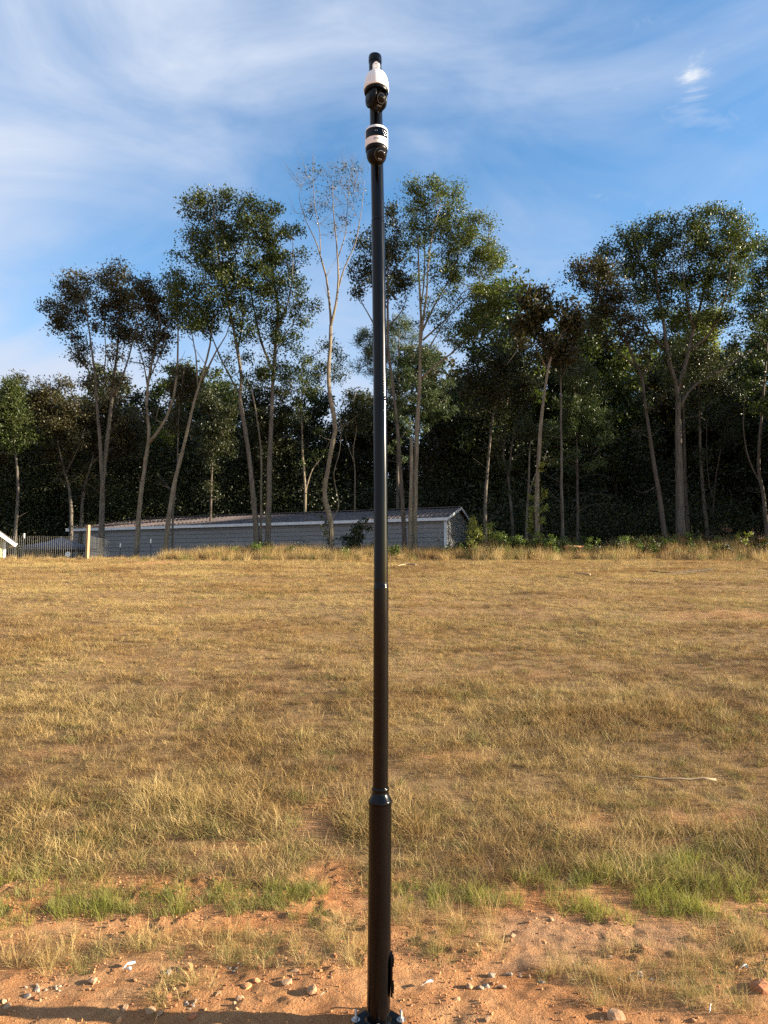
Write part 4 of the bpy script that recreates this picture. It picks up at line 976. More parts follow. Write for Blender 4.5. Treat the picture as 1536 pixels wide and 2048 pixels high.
    tree('bare_tree', 'crooked pale trunked tree with almost bare twigs left of the pole', 32.6, 'B',
        [([(825, 1935), (822, 1790), (803, 1710), (795, 1640), (818, 1500), (838, 1400), (850, 1340), (838, 1250), (820, 1150), (815, 1050), (822, 950), (823, 850)], .14, .085),
         ([(823, 850), (815, 720), (802, 610), (772, 505), (745, 420), (705, 340), (670, 230)], .065, .012), ([(823, 850), (850, 740), (862, 620), (855, 500), (850, 420), (835, 300), (830, 160)], .07, .012),
         ([(858, 660), (885, 570), (930, 480), (955, 400), (975, 270), (985, 150)], .045, .01), ([(855, 520), (890, 420), (900, 300), (915, 130)], .03, .008), ([(772, 505), (770, 400), (745, 260), (735, 80)], .03, .007), ([(822, 750), (790, 650)], .02, .008), ([(820, 900), (845, 880)], .02, .01), ([(802, 610), (850, 520)], .02, .008)],
        [(690, 160, 55, 70, .9), (740, 110, 50, 70, 1.0), (760, 230, 60, 70, .9), (700, 300, 50, 50, .8), (830, 150, 50, 70, 1), (890, 140, 50, 80, 1), (960, 130, 50, 80, 1), (840, 280, 70, 60, 1), (930, 280, 60, 70, 1), (800, 380, 60, 50, 1), (880, 400, 60, 50, .8)],
        'leaf_dark', 'bark_pale', 6, 6.5, 12, leafsize=.13, spread=.3, tipr=.006, bare=.6, twiglets=5, twig_pale=True, group=g)
    tree('oak_tree', 'dark crowned tree rising directly behind the camera pole', 34.0, 'C',
        [([(375, 1880), (360, 1650), (350, 1480), (330, 1250), (310, 1080), (290, 900), (290, 750), (290, 520), (300, 330)], .13, .03), ([(300, 950), (210, 760), (150, 640), (160, 500)], .05, .012), ([(290, 800), (370, 700), (400, 580)], .04, .012), ([(290, 700), (230, 560), (220, 400)], .04, .012)],
        [(300, 200, 40, 50, .9), (320, 300, 50, 80), (280, 380, 60, 60), (330, 430, 60, 70), (190, 420, 60, 70), (150, 500, 50, 70), (250, 520, 60, 70), (350, 540, 60, 60), (390, 580, 50, 50, .8), (150, 620, 40, 50, .6), (310, 640, 60, 40, .7), (230, 300, 40, 60, .6)], 'leaf_dark', 'bark_grey', 7, 7.5, 46, spread=.32, group=g)
    tree('willow_oak', 'tallest pale trunked tree with broad green crown right of the pole', 33.4, 'C',
        [([(425, 1890), (430, 1600), (440, 1300), (455, 1080), (456, 900), (460, 750), (455, 620), (450, 480), (440, 330)], .19, .03),
         ([(456, 1060), (540, 980), (610, 930), (680, 860), (760, 780), (820, 700)], .07, .015), ([(458, 900), (470, 760), (490, 600), (500, 460), (520, 320), (560, 180)], .07, .015), ([(462, 820), (540, 660), (600, 560), (650, 430), (680, 300)], .06, .015),
         ([(470, 860), (580, 760), (680, 660), (760, 560), (800, 460)], .05, .012), ([(455, 700), (475, 560), (480, 400), (470, 220)], .05, .012), ([(500, 900), (560, 800), (620, 700), (700, 580)], .035, .01)],
        [(450, 110, 60, 45), (540, 100, 70, 45), (620, 130, 60, 50), (430, 190, 50, 50), (520, 200, 90, 70), (620, 220, 90, 70), (690, 270, 60, 60), (440, 290, 60, 60), (540, 310, 80, 60, .8), (640, 330, 90, 70), (740, 310, 70, 60), (780, 390, 70, 60), (700, 420, 80, 60, .9), (840, 450, 60, 40), (790, 480, 80, 60), (860, 400, 30, 15, .8), (430, 380, 60, 60, .8), (600, 430, 80, 60, .7), (560, 520, 80, 50, .7), (680, 540, 90, 60, .7), (800, 570, 80, 60), (850, 640, 50, 60, .9), (780, 660, 80, 60), (700, 680, 80, 50, .8), (620, 640, 60, 40, .6), (800, 750, 80, 50, .9), (720, 800, 90, 50, .9), (640, 800, 70, 50, .8), (820, 830, 40, 30, .8), (690, 870, 70, 30, .7), (540, 740, 50, 60, .5)],
        'leaf_light', 'bark_pale', 8, 7.4, 50, leafsize=.13, spread=.30, group=g)
    r = np.random.default_rng(77); S = stems_3d([([(405, 1890), (406, 1700), (411, 1500), (412, 1352)], .11, .075)], 'C', 33.0, r); base = S[0][0][0].copy(); base[2] = float(H(base[0], base[1])); tb, _, _ = grow(base, S, [], r, .01, 0, .1, .1)
    sn = tb.build('broken_snag', M['bark_pale'], None, True); sn.location = base; tag(sn, 'broken off dead stub standing against the tallest pale trunk', 'tree stump')
    needles_tree('pine_tree', 'bright green pine partly hidden behind the camera pole', 44.0, 'C', [([(340, 1880), (342, 1500), (345, 1100), (350, 800)], .16, .03), ([(344, 1180), (240, 1050), (150, 960)], .04, .01), ([(345, 1150), (440, 1080), (540, 1010)], .04, .01), ([(344, 1300), (460, 1240), (580, 1160)], .03, .01)],
        [(350, 770, 60, 50), (300, 830, 60, 50), (400, 830, 50, 60), (190, 850, 50, 60), (130, 880, 30, 40), (230, 930, 70, 60), (350, 930, 90, 70), (180, 1000, 80, 40, .7), (490, 930, 60, 60), (550, 980, 50, 50, .8), (430, 1010, 90, 60), (330, 1060, 90, 60), (560, 1090, 70, 40, .8), (460, 1130, 100, 60), (350, 1180, 90, 60), (240, 1130, 60, 60, .6), (520, 1210, 100, 50), (400, 1270, 110, 60, .8), (600, 1200, 50, 60, .6)], 9)
    tree('leaning_tree', 'thin grey tree bending right behind the grey building end', 37.5, 'C',
        [([(785, 1830), (792, 1600), (818, 1300), (845, 1150), (865, 1040), (905, 930), (950, 840), (990, 740)], .12, .03), ([(865, 1040), (830, 960), (800, 900)], .04, .012)],
        [(700, 1040, 60, 50), (760, 980, 60, 50), (830, 930, 70, 50), (900, 930, 70, 40), (980, 940, 70, 50), (860, 1000, 70, 50), (760, 1080, 70, 60), (680, 1120, 50, 50), (920, 1020, 80, 60), (840, 1120, 80, 60, .9), (720, 1180, 60, 50, .8), (960, 850, 40, 50, .6), (1000, 1060, 60, 60, .8)], 'leaf_dark', 'bark_grey', 10, 7, 46, group=g)
    tree('vine_clad_tree', 'straight sunlit trunk with vines and ragged dark leaves on top', 32.9, 'D',
        [([(105, 1870), (108, 1500), (125, 1200), (150, 1000), (172, 880), (215, 770), (255, 700), (300, 620), (350, 540)], .15, .03), ([(172, 880), (130, 760), (100, 640), (90, 520)], .05, .012), ([(215, 770), (280, 680), (300, 620)], .03, .01), ([(160, 930), (60, 760), (-60, 900)], .03, .01)],
        [(110, 500, 60, 40), (70, 560, 50, 40), (160, 560, 50, 50), (100, 620, 70, 40), (40, 680, 60, 50), (120, 690, 60, 40), (160, 740, 60, 40), (30, 750, 40, 40, .8), (290, 600, 60, 40), (260, 670, 60, 50), (340, 660, 50, 50), (230, 790, 60, 40), (310, 760, 50, 40), (170, 840, 60, 40, .9), (260, 850, 60, 30, .8)],
        'leaf_rust', 'bark_pale', 11, 7.5, 30, leafsize=.24, spread=.33, group=g)
    tree('slender_tree', 'thin straight grey trunk just right of the vine clad tree', 33.8, 'D',
        [([(246, 1875), (240, 1600), (235, 1300), (233, 1000), (232, 900), (220, 800)], .095, .03), ([(233, 1000), (215, 920), (200, 860)], .03, .01), ([(234, 990), (262, 920), (280, 850)], .03, .01)],
        [(210, 860, 50, 50), (270, 850, 60, 50), (320, 900, 60, 60), (250, 930, 50, 40, .6)], 'leaf_dark', 'bark_grey', 12, 7, 40, group=g)
    needles_tree('cedar_tree', 'dark conical evergreen with bare lower branches behind the clay slab', 38.5, 'D',
        [([(328, 1880), (325, 1600), (322, 1300), (330, 1000), (335, 850)], .11, .02)] + [([(325, 1400 + 60 * i), (325 + s * 90, 1385 + 55 * i), (325 + s * (150 + 25 * i), 1420 + 50 * i)], .018, .005) for i, s in enumerate((1, -1, 1, -1, 1, 1))] + [([(324, 1330 + 50 * i), (324 + s * 80, 1300 + 50 * i), (324 + s * 170, 1290 + 40 * i)], .018, .005) for i, s in enumerate((-1, 1, -1, 1))],
        [(330, 850, 40, 50), (320, 920, 70, 50), (380, 960, 80, 60), (280, 990, 80, 60), (420, 1040, 80, 60), (330, 1080, 100, 70), (250, 1120, 80, 60), (430, 1140, 90, 60), (340, 1200, 110, 70), (480, 1200, 70, 60), (240, 1240, 90, 60), (420, 1270, 90, 60)], 13, 'bark_dark', 'needle', 4.5, 70)
    tree('rust_leaved_tree', 'leaning trunk with reddish brown leaves left of the big trunk', 35.2, 'D',
        [([(805, 1850), (772, 1600), (738, 1400), (702, 1150), (682, 980), (650, 900), (590, 760), (545, 660), (480, 580), (420, 480)], .16, .03), ([(660, 920), (560, 840), (480, 760), (430, 740)], .05, .012), ([(590, 760), (610, 640), (560, 520)], .05, .012), ([(682, 980), (720, 860), (700, 740)], .04, .012), ([(760, 1560), (680, 1600), (620, 1570)], .02, .006)],
        [(380, 350, 60, 40), (440, 350, 60, 40), (330, 400, 50, 40), (400, 430, 80, 50), (480, 400, 60, 50), (320, 480, 60, 40), (420, 510, 80, 50), (510, 480, 60, 60), (380, 580, 70, 40, .8), (480, 590, 80, 60), (560, 570, 70, 60), (440, 680, 70, 40, .6), (560, 680, 70, 60, .8), (640, 660, 60, 60, .7), (500, 780, 60, 50, .6), (640, 760, 60, 60, .6)],
        'leaf_rust', 'bark_dark', 14, 7, 44, leafsize=.16, group=g)
    tree('big_oak', 'thickest grey trunk with huge spreading green crown on the right', 36.0, 'D',
        [([(888, 1870), (880, 1500), (875, 1200), (866, 1050), (840, 950), (812, 820), (790, 650), (760, 480), (740, 300)], .30, .04),
         ([(888, 1130), (930, 1050), (1000, 990), (1080, 945), (1180, 890), (1260, 830), (1330, 770)], .10, .02), ([(872, 1040), (920, 880), (950, 740), (990, 600), (1020, 480), (1060, 300)], .15, .03),
         ([(935, 820), (1040, 740), (1110, 600), (1150, 440), (1170, 280)], .08, .02), ([(812, 820), (720, 720), (660, 600), (600, 440)], .07, .015), ([(960, 700), (920, 540), (900, 380), (900, 220)], .07, .015), ([(790, 650), (840, 500), (850, 340)], .05, .015), ([(905, 1190), (980, 1180), (1020, 1200)], .02, .008)],
        [(720, 110, 60, 40), (790, 120, 70, 40), (670, 180, 60, 50), (580, 200, 60, 40), (520, 250, 60, 40), (760, 200, 90, 60), (850, 200, 60, 60), (600, 280, 80, 50), (480, 320, 60, 40), (700, 290, 90, 60), (820, 290, 80, 60), (560, 370, 80, 50), (660, 390, 90, 60), (940, 100, 50, 40), (1020, 110, 50, 40), (1100, 75, 60, 45), (1160, 120, 50, 50), (1040, 170, 90, 60), (950, 190, 80, 60), (1140, 210, 80, 60), (1220, 150, 50, 60), (1230, 230, 50, 60), (920, 290, 80, 60), (1020, 280, 90, 60), (1120, 310, 90, 60), (1210, 320, 60, 60), (780, 400, 90, 60), (900, 400, 90, 60), (1010, 400, 90, 60), (1110, 420, 90, 60), (1200, 420, 60, 60, .8), (620, 480, 80, 60, .8), (720, 500, 90, 60, .8), (850, 510, 90, 60, .8), (980, 520, 90, 60, .8), (1090, 540, 90, 60, .8), (780, 610, 90, 60, .7), (900, 630, 90, 60, .7), (1020, 640, 90, 60, .7), (1120, 650, 80, 50, .7), (840, 730, 90, 60, .6), (700, 690, 70, 50, .6), (980, 750, 90, 50, .6), (1180, 760, 70, 60, .5), (1300, 720, 50, 50, .6)],
        'leaf_oak', 'bark_grey', 15, 6.6, 48, leafsize=.155, spread=.36, group=g)
    tree('oak_tree', 'tree at the far right edge with tall crown cut by the frame', 37.5, 'D',
        [([(1358, 1850), (1335, 1600), (1310, 1450), (1325, 1200), (1350, 900), (1370, 600), (1360, 350)], .13, .03), ([(1330, 1560), (1260, 1420), (1230, 1250), (1240, 1050)], .06, .02), ([(1355, 800), (1290, 660), (1260, 560)], .05, .012)],
        [(1340, 230, 60, 50), (1310, 300, 50, 60), (1370, 320, 60, 70), (1300, 400, 50, 60), (1360, 440, 70, 60), (1310, 500, 60, 60), (1270, 570, 50, 50, .8), (1340, 590, 70, 60), (1280, 660, 50, 40, .7), (1370, 700, 80, 60, .8), (1420, 400, 70, 100), (1420, 560, 70, 80)], 'leaf_oak', 'bark_grey', 16, 7, 46, group=g)
    tree('slender_tree', 'dark straight trunk partly hidden behind the thickest trunk', 39.0, 'D', [([(928, 1870), (915, 1550), (905, 1250), (900, 1000), (890, 800)], .13, .04)], [(880, 820, 80, 60), (960, 860, 90, 50), (840, 880, 80, 50)], 'leaf_dark', 'bark_dark', 17, 6, 40, group=g)
    tree('slender_tree', 'mid grey trunk leaning slightly, second right of the thickest trunk', 39.5, 'D', [([(1032, 1850), (1010, 1620), (992, 1400), (985, 1200), (985, 1000), (1000, 850)], .13, .04)], [(1000, 850, 90, 60), (1080, 900, 90, 60), (940, 940, 90, 60), (1040, 1000, 100, 60), (1120, 1010, 80, 60), (960, 1080, 80, 60)], 'leaf_dark', 'bark_grey', 18, 6, 40, group=g)
    tree('forked_tree', 'thin dim trunk forking low between two straight trunks at right', 41.0, 'D', [([(1068, 1840), (1072, 1650), (1085, 1500), (1110, 1350)], .08, .03), ([(1072, 1660), (1040, 1520), (1030, 1400), (1030, 1200)], .05, .02)], [(1120, 1200, 90, 80), (1040, 1180, 90, 70), (1180, 1100, 90, 80), (1130, 1300, 80, 60, .7)], 'leaf_dark', 'bark_dark', 19, 5, 40, group=g)
    # behind the front row
    g2 = 'trees of the shaded wood'
    tree('pale_green_tree', 'yellow green sunlit crown showing behind the biggest oak', 50, 'D', [([(900, 1800), (905, 1200), (920, 900), (930, 700)], .16, .04)], [(860, 650, 60, 50), (920, 690, 70, 60), (1040, 680, 80, 60), (1000, 740, 80, 60), (1080, 760, 70, 60), (940, 800, 80, 60), (1090, 620, 50, 40)], 'leaf_yellow', 'bark_dark', 20, 4.5, 44, leafsize=.2, spread=.45, group=g2)
    tree('wood_tree', 'broad rounded tree with thin pale top at the far left', 44, 'A', [([(440, 1700), (425, 1480), (385, 1330), (350, 1150), (310, 950), (300, 820)], .15, .03), ([(400, 1380), (470, 1240), (520, 1100)], .06, .02), ([(340, 1100), (240, 980), (180, 860)], .05, .015)],
        [(170, 790, 60, 50, .7), (330, 810, 80, 50, .35), (260, 850, 80, 60, .6), (220, 920, 80, 60), (150, 880, 60, 60), (400, 850, 60, 50, .6), (320, 950, 90, 60, .8), (420, 960, 80, 60), (250, 1020, 100, 60), (370, 1060, 100, 60), (480, 1060, 80, 60), (300, 1130, 120, 60), (440, 1160, 100, 60), (350, 1230, 120, 60, .9)], 'leaf_brown', 'bark_grey', 21, 6, 42, leafsize=.17, spread=.36, group=g2)
    tree('wood_tree', 'olive leaved tree cut by the left frame above the yellow outbuilding', 43, 'A', [([(95, 1700), (110, 1450), (90, 1200), (60, 1000), (50, 850)], .14, .03)],
        [(60, 830, 60, 40), (30, 890, 70, 50), (100, 900, 60, 50), (60, 970, 90, 60), (20, 1050, 80, 60), (120, 1040, 80, 60), (60, 1140, 100, 60), (150, 1160, 90, 60), (-40, 980, 60, 80), (-50, 1120, 70, 80)], 'leaf_oak', 'bark_grey', 22, 6.5, 44, leafsize=.17, spread=.36, group=g2)
    tree('wood_tree', 'dome crowned olive tree behind the dark two crowned tree', 45, 'A', [([(500, 1700), (520, 1480), (580, 1250), (640, 1050), (680, 940)], .15, .03), ([(560, 1320), (700, 1160), (780, 1040)], .07, .02)],
        [(640, 940, 80, 40), (720, 960, 80, 50), (800, 1010, 60, 40), (580, 980, 60, 50), (650, 1020, 90, 60), (760, 1060, 90, 60), (840, 1090, 50, 60), (540, 1070, 80, 60), (640, 1120, 100, 60), (750, 1150, 100, 60), (830, 1180, 70, 60), (560, 1180, 90, 60), (680, 1220, 120, 60)], 'leaf_brown', 'bark_grey', 23, 6.5, 44, leafsize=.17, spread=.36, group=g2)
    tree('wood_tree', 'small yellow green tree glowing between the slim trunks at left', 49, 'A', [([(900, 1680), (930, 1450), (980, 1250), (1000, 1140)], .10, .03)], [(1000, 1130, 60, 30), (960, 1180, 60, 50), (1030, 1180, 50, 50), (990, 1250, 80, 50), (900, 1290, 60, 60, .8), (880, 1400, 70, 60, .7), (960, 1380, 60, 60, .6)], 'leaf_yellow', 'bark_dark', 24, 5, 44, leafsize=.2, spread=.4, group=g2)
    tree('wood_tree', 'dark rounded tree between the leaning slender tree and the three trunks', 43, 'A', [([(1290, 1650), (1300, 1400), (1310, 1200), (1320, 1000)], .11, .03)], [(1290, 890, 50, 40), (1270, 960, 60, 50), (1340, 970, 70, 40), (1390, 1000, 50, 40), (1300, 1040, 80, 50), (1380, 1070, 60, 50), (1260, 1100, 70, 50), (1340, 1130, 90, 60), (1300, 1220, 100, 60), (1390, 1200, 60, 60)], 'leaf_dark', 'bark_dark', 25, 7, 44, leafsize=.16, spread=.34, group=g2)
    tree('wood_tree', 'airy grey green tree behind the crooked bare trunk, trunk forking low', 44, 'B', [([(697, 1760), (700, 1640), (688, 1480), (682, 1300), (685, 1180), (720, 1050)], .13, .03), ([(703, 1640), (735, 1540), (780, 1480), (820, 1400)], .06, .02), ([(684, 1300), (640, 1200), (620, 1100)], .05, .015)],
        [(700, 990, 60, 40, .8), (780, 950, 50, 30, .7), (660, 1050, 70, 40, .8), (740, 1060, 70, 50, .9), (830, 980, 40, 40, .5), (640, 1120, 60, 50, .8), (720, 1150, 90, 50, .8), (800, 1080, 60, 50, .6), (870, 1000, 40, 60, .7), (880, 1080, 50, 50, .6)], 'leaf_light', 'bark_pale', 26, 6, 34, leafsize=.16, spread=.34, group=g2)
    tree('wood_tree', 'small tree with pale twisted stem just left of the pole', 41, 'B', [([(940, 1740), (942, 1560), (935, 1440), (952, 1340), (930, 1230), (950, 1160)], .07, .02), ([(940, 1520), (900, 1400), (880, 1300)], .03, .01)], [(940, 1180, 50, 30), (970, 1220, 50, 50), (910, 1240, 50, 50), (990, 1300, 50, 60), (900, 1320, 60, 60, .7)], 'leaf_dark', 'bark_pale', 27, 8, 40, group=g2)
    tree('forked_tree', 'pale forked trunk in the wood left of the vine clad trunk', 40, 'E', [([(645, 1740), (625, 1450), (608, 1250), (600, 1170), (570, 1050), (575, 900), (580, 800)], .12, .04), ([(606, 1200), (622, 1050), (640, 900), (660, 800)], .07, .02)], [(420, 420, 100, 80), (520, 380, 100, 80), (660, 420, 110, 80), (600, 520, 110, 80), (480, 540, 110, 80), (700, 600, 100, 80), (560, 660, 110, 80), (420, 640, 100, 80), (680, 740, 100, 80), (760, 480, 90, 80)], 'leaf_dark', 'bark_grey', 28, 6, 42, leafsize=.16, group=g2)
    tree('slender_tree', 'thin trunk close behind the vine clad tree on its left', 36.5, 'E', [([(738, 1740), (745, 1500), (758, 1250), (765, 1050), (775, 900)], .10, .03), ([(752, 1400), (800, 1200), (860, 1100), (900, 1000)], .04, .012)], [(760, 800, 90, 90), (860, 900, 80, 80), (700, 900, 80, 80, .7), (900, 1040, 60, 50, .7)], 'leaf_dark', 'bark_grey', 29, 6, 38, group=g2)
    tree('wood_tree', 'small bushy tree at centre above the metal roof', 47, 'B', [([(545, 1760), (540, 1500), (500, 1350), (470, 1200)], .12, .03)], [(450, 1120, 60, 40), (480, 1190, 80, 50), (580, 1180, 70, 50), (430, 1230, 60, 60), (540, 1270, 90, 60), (620, 1290, 80, 60), (460, 1320, 90, 60)], 'leaf_dark', 'bark_dark', 30, 6, 42, leafsize=.18, spread=.38, group=g2)
hero_trees()

def wood_behind():
    """deeper rows of the wood: shared tree shapes, each tree its own object; the mass behind them is one object"""
    protos = []
    for s in range(6):
        r = np.random.default_rng(500 + s); h = r.uniform(11.5, 15.5); base = np.zeros(3)
        lean = r.normal(0, .5, 2)
        P = [np.array([lean[0] * t * t, lean[1] * t * t, h * .9 * t - (.4 if t == 0 else 0)]) for t in np.linspace(0, 1, 6)]
        stems = [(P, r.uniform(.11, .17), .03)]
        for q in range(4):
            t = r.uniform(.35, .7); a = r.uniform(0, 2 * pi); p0 = np.array([lean[0] * t * t, lean[1] * t * t, h * .9 * t]); L = r.uniform(1.5, 2.8)
            stems.append(([p0, p0 + np.array([cos(a), sin(a), .8]) * L * .5, p0 + np.array([cos(a) * .9, sin(a) * .9, 1.7]) * L], .05, .012))
        n = 130; z = h * (.22 + .78 * r.beta(1.6, 1.2, n)); rr = 2.6 * np.sin(np.clip((z / h - .12) / .93, 0, 1) * pi) ** .6 * np.sqrt(r.uniform(.05, 1, n)); a = r.uniform(0, 2 * pi, n)
        T = np.stack([rr * np.cos(a) + lean[0] * (z / h) ** 2, rr * np.sin(a) + lean[1] * (z / h) ** 2, z], -1)
        tb, bb, lf = grow(base, stems, T, r, .011, 85, .23, .5, sides=6)
        protos.append((tb.mesh('trunk', True), bb.mesh('branches', True), mesh_np('crown', lf[0], [lf[1]]), ('leaf_dark', 'leaf_oak', 'leaf_dark', 'leaf_brown', 'leaf_dark', 'leaf_dark')[s]))
    for tm, bm, lm, lf in protos:
        tm.materials.append(M['bark_grey']); bm.materials.append(M['bark_grey']); lm.materials.append(M[lf])
    r = np.random.default_rng(99)
    spots = []
    for px in np.concatenate([np.arange(-10, 760, 52), np.arange(880, 1560, 44)]):
        D = r.uniform(47, 56); x = at(px + r.uniform(-14, 14), 1000, D).x
        if px < 760: hs = r.uniform(.62, 1.08)
        else: hs = r.uniform(.85, 1.35)
        spots.append((x, D, hs))
    for px in np.concatenate([np.arange(-20, 480, 40), np.arange(480, 760, 46)]):
        D = r.uniform(51, 60); spots.append((at(px + r.uniform(-16, 16), 1000, D).x, D, r.uniform(.78, 1.0) if px < 480 else r.uniform(.7, .92)))
    for i, (x, D, s) in enumerate(spots):
        tm, bm, lm, lf = protos[int(r.integers(0, 6))]
        o = empty('wood_tree', (x, D, float(H(x, D)) - .1), r.uniform(0, 2 * pi)); o.scale = (s * r.uniform(.9, 1.15), s * r.uniform(.9, 1.15), s)
        tag(o, 'dim tree standing deep in the shaded wood behind the front trees', 'tree', 'trees deep in the wood')
        for nm, me in (('trunk', tm), ('branches', bm), ('crown', lm)):
            c_ = link(nm, me, None, o)
            if nm != 'trunk': c_['kind'] = 'stuff'
    # mass of the wood: back rows and its continuation to the right, out of the picture, added to shade the trees in view
    def joined(tm, bm, lm, lf):
        return lm
    src = [(p[2], None) for p in protos] + [(p[0], None) for p in protos]
    P = []; S = []; I = []; R = []
    def put(x, y, s):
        k = int(r.integers(0, 6)); z = float(H(x, y)) - .1; a = r.uniform(0, 2 * pi)
        for kk in (k, k + 6): P.append((x, y, z)); S.append((s, s, s)); I.append(kk); R.append((0, 0, a))
    for q in range(70):
        y = r.uniform(58, 80); x = r.uniform(-46, 46); put(x, y, r.uniform(.7, 1.1) if x < 4 else r.uniform(.9, 1.45))
    for q in range(44): put(r.uniform(23.5, 50), r.uniform(36.5, 58), r.uniform(.85, 1.15))
    for q in range(16): put(21.5 + q * 1.7 + r.uniform(-.6, .6), 33.4 - .09 * q + r.uniform(-1.2, 1.6), r.uniform(.8, 1.15))  # unseen row added in line with the sun, shading the front trees
    for q in range(16): put(r.uniform(-44, -25), r.uniform(42, 58), r.uniform(.6, .8))
    scatter('far_wood_and_shade_trees', P, R, S, I, src, label='dark mass of woodland filling the background, plus unseen trees added at right for shade', cat='woodland', kind='stuff')
    # undergrowth: leafy thicket under the trees
    cl = []
    for s in range(4):
        rr = np.random.default_rng(640 + s); n = 800; cen = rr.normal(0, 1, (n, 3)) * np.array([.85, .85, .7]); V, Fc = leaves_mesh(cen, rr, .15); cl.append((mesh_np('thicket', V, [Fc]), M['leaf_dark']))
    n = 3000; x = r.uniform(-34, 40, n); y = r.uniform(46, 66, n); z = H(x, y) + r.uniform(0, 1, n) ** 1.5 * np.where(x < 4, 5.2, 7.5)
    n2 = 260; x2 = np.concatenate([r.uniform(5.8, 26, n2)]); y2 = r.uniform(40, 46, n2); z2 = H(x2, y2) + r.uniform(0, 1, n2) ** 2 * 3
    n3 = 900; x3 = r.uniform(-31, -6, n3); y3 = r.uniform(47.5, 56, n3); z3 = H(x3, y3) + r.uniform(0, 1, n3) ** 1.2 * 8.5
    x = np.concatenate([x, x2, x3]); y = np.concatenate([y, y2, y3]); z = np.concatenate([z, z2, z3]); n = len(x)
    scatter('undergrowth', np.stack([x, y, z], -1), r.uniform(0, 6.28, (n, 3)), r.uniform(.7, 1.25, n), r.integers(0, 4, n), cl, label='dark leafy thicket between the trunks of the wood', cat='undergrowth', kind='stuff')
wood_behind()
# ------------------------------------------------------------------ shrubs, vines and weeds along the top of the field
def shrub(name, label, D, crowns, leaf, seed, n_stem=5, k=22, leafn=30, leafsize=.10, spread=.16, bark='bark_dark', cat='shrub', h=None, **kw):
    r = np.random.default_rng(3000 + seed)
    cx = np.mean([c[0] for c in crowns]); low = max(c[1] + c[3] for c in crowns)
    b = at(cx, low, D); base = np.array([b.x, D, float(H(b.x, D))]); S = []
    T = sample_crowns(crowns, 'P', D, r, k * 2.6)
    for i in range(n_stem):
        t = T[int(r.integers(0, len(T)))]; x0 = base[0] + (t[0] - base[0]) * .6 + r.normal(0, .08); y0 = D + r.normal(0, .1); z0 = float(H(x0, y0)) - .05
        p0 = np.array([x0, y0, z0]); m = (p0 + t) / 2 + np.array([r.normal(0, .06), r.normal(0, .06), .05]); S.append(([p0, m, t], .014, .005))
    tb, bb, lf = grow(base, S, T, r, .005, int(leafn * 1.6), leafsize * 1.1, spread * 1.15, sides=5, **kw)
    root = empty(name, tuple(base)); tag(root, label, cat)
    tb.build('stems', M[bark], root, True)['kind'] = 'stuff'
    if bb.n: bb.build('twigs', M[bark], root, True)['kind'] = 'stuff'
    if lf is not None: link('foliage', mesh_np('foliage', lf[0], [lf[1]]), M[leaf], root)['kind'] = 'stuff'
    return root
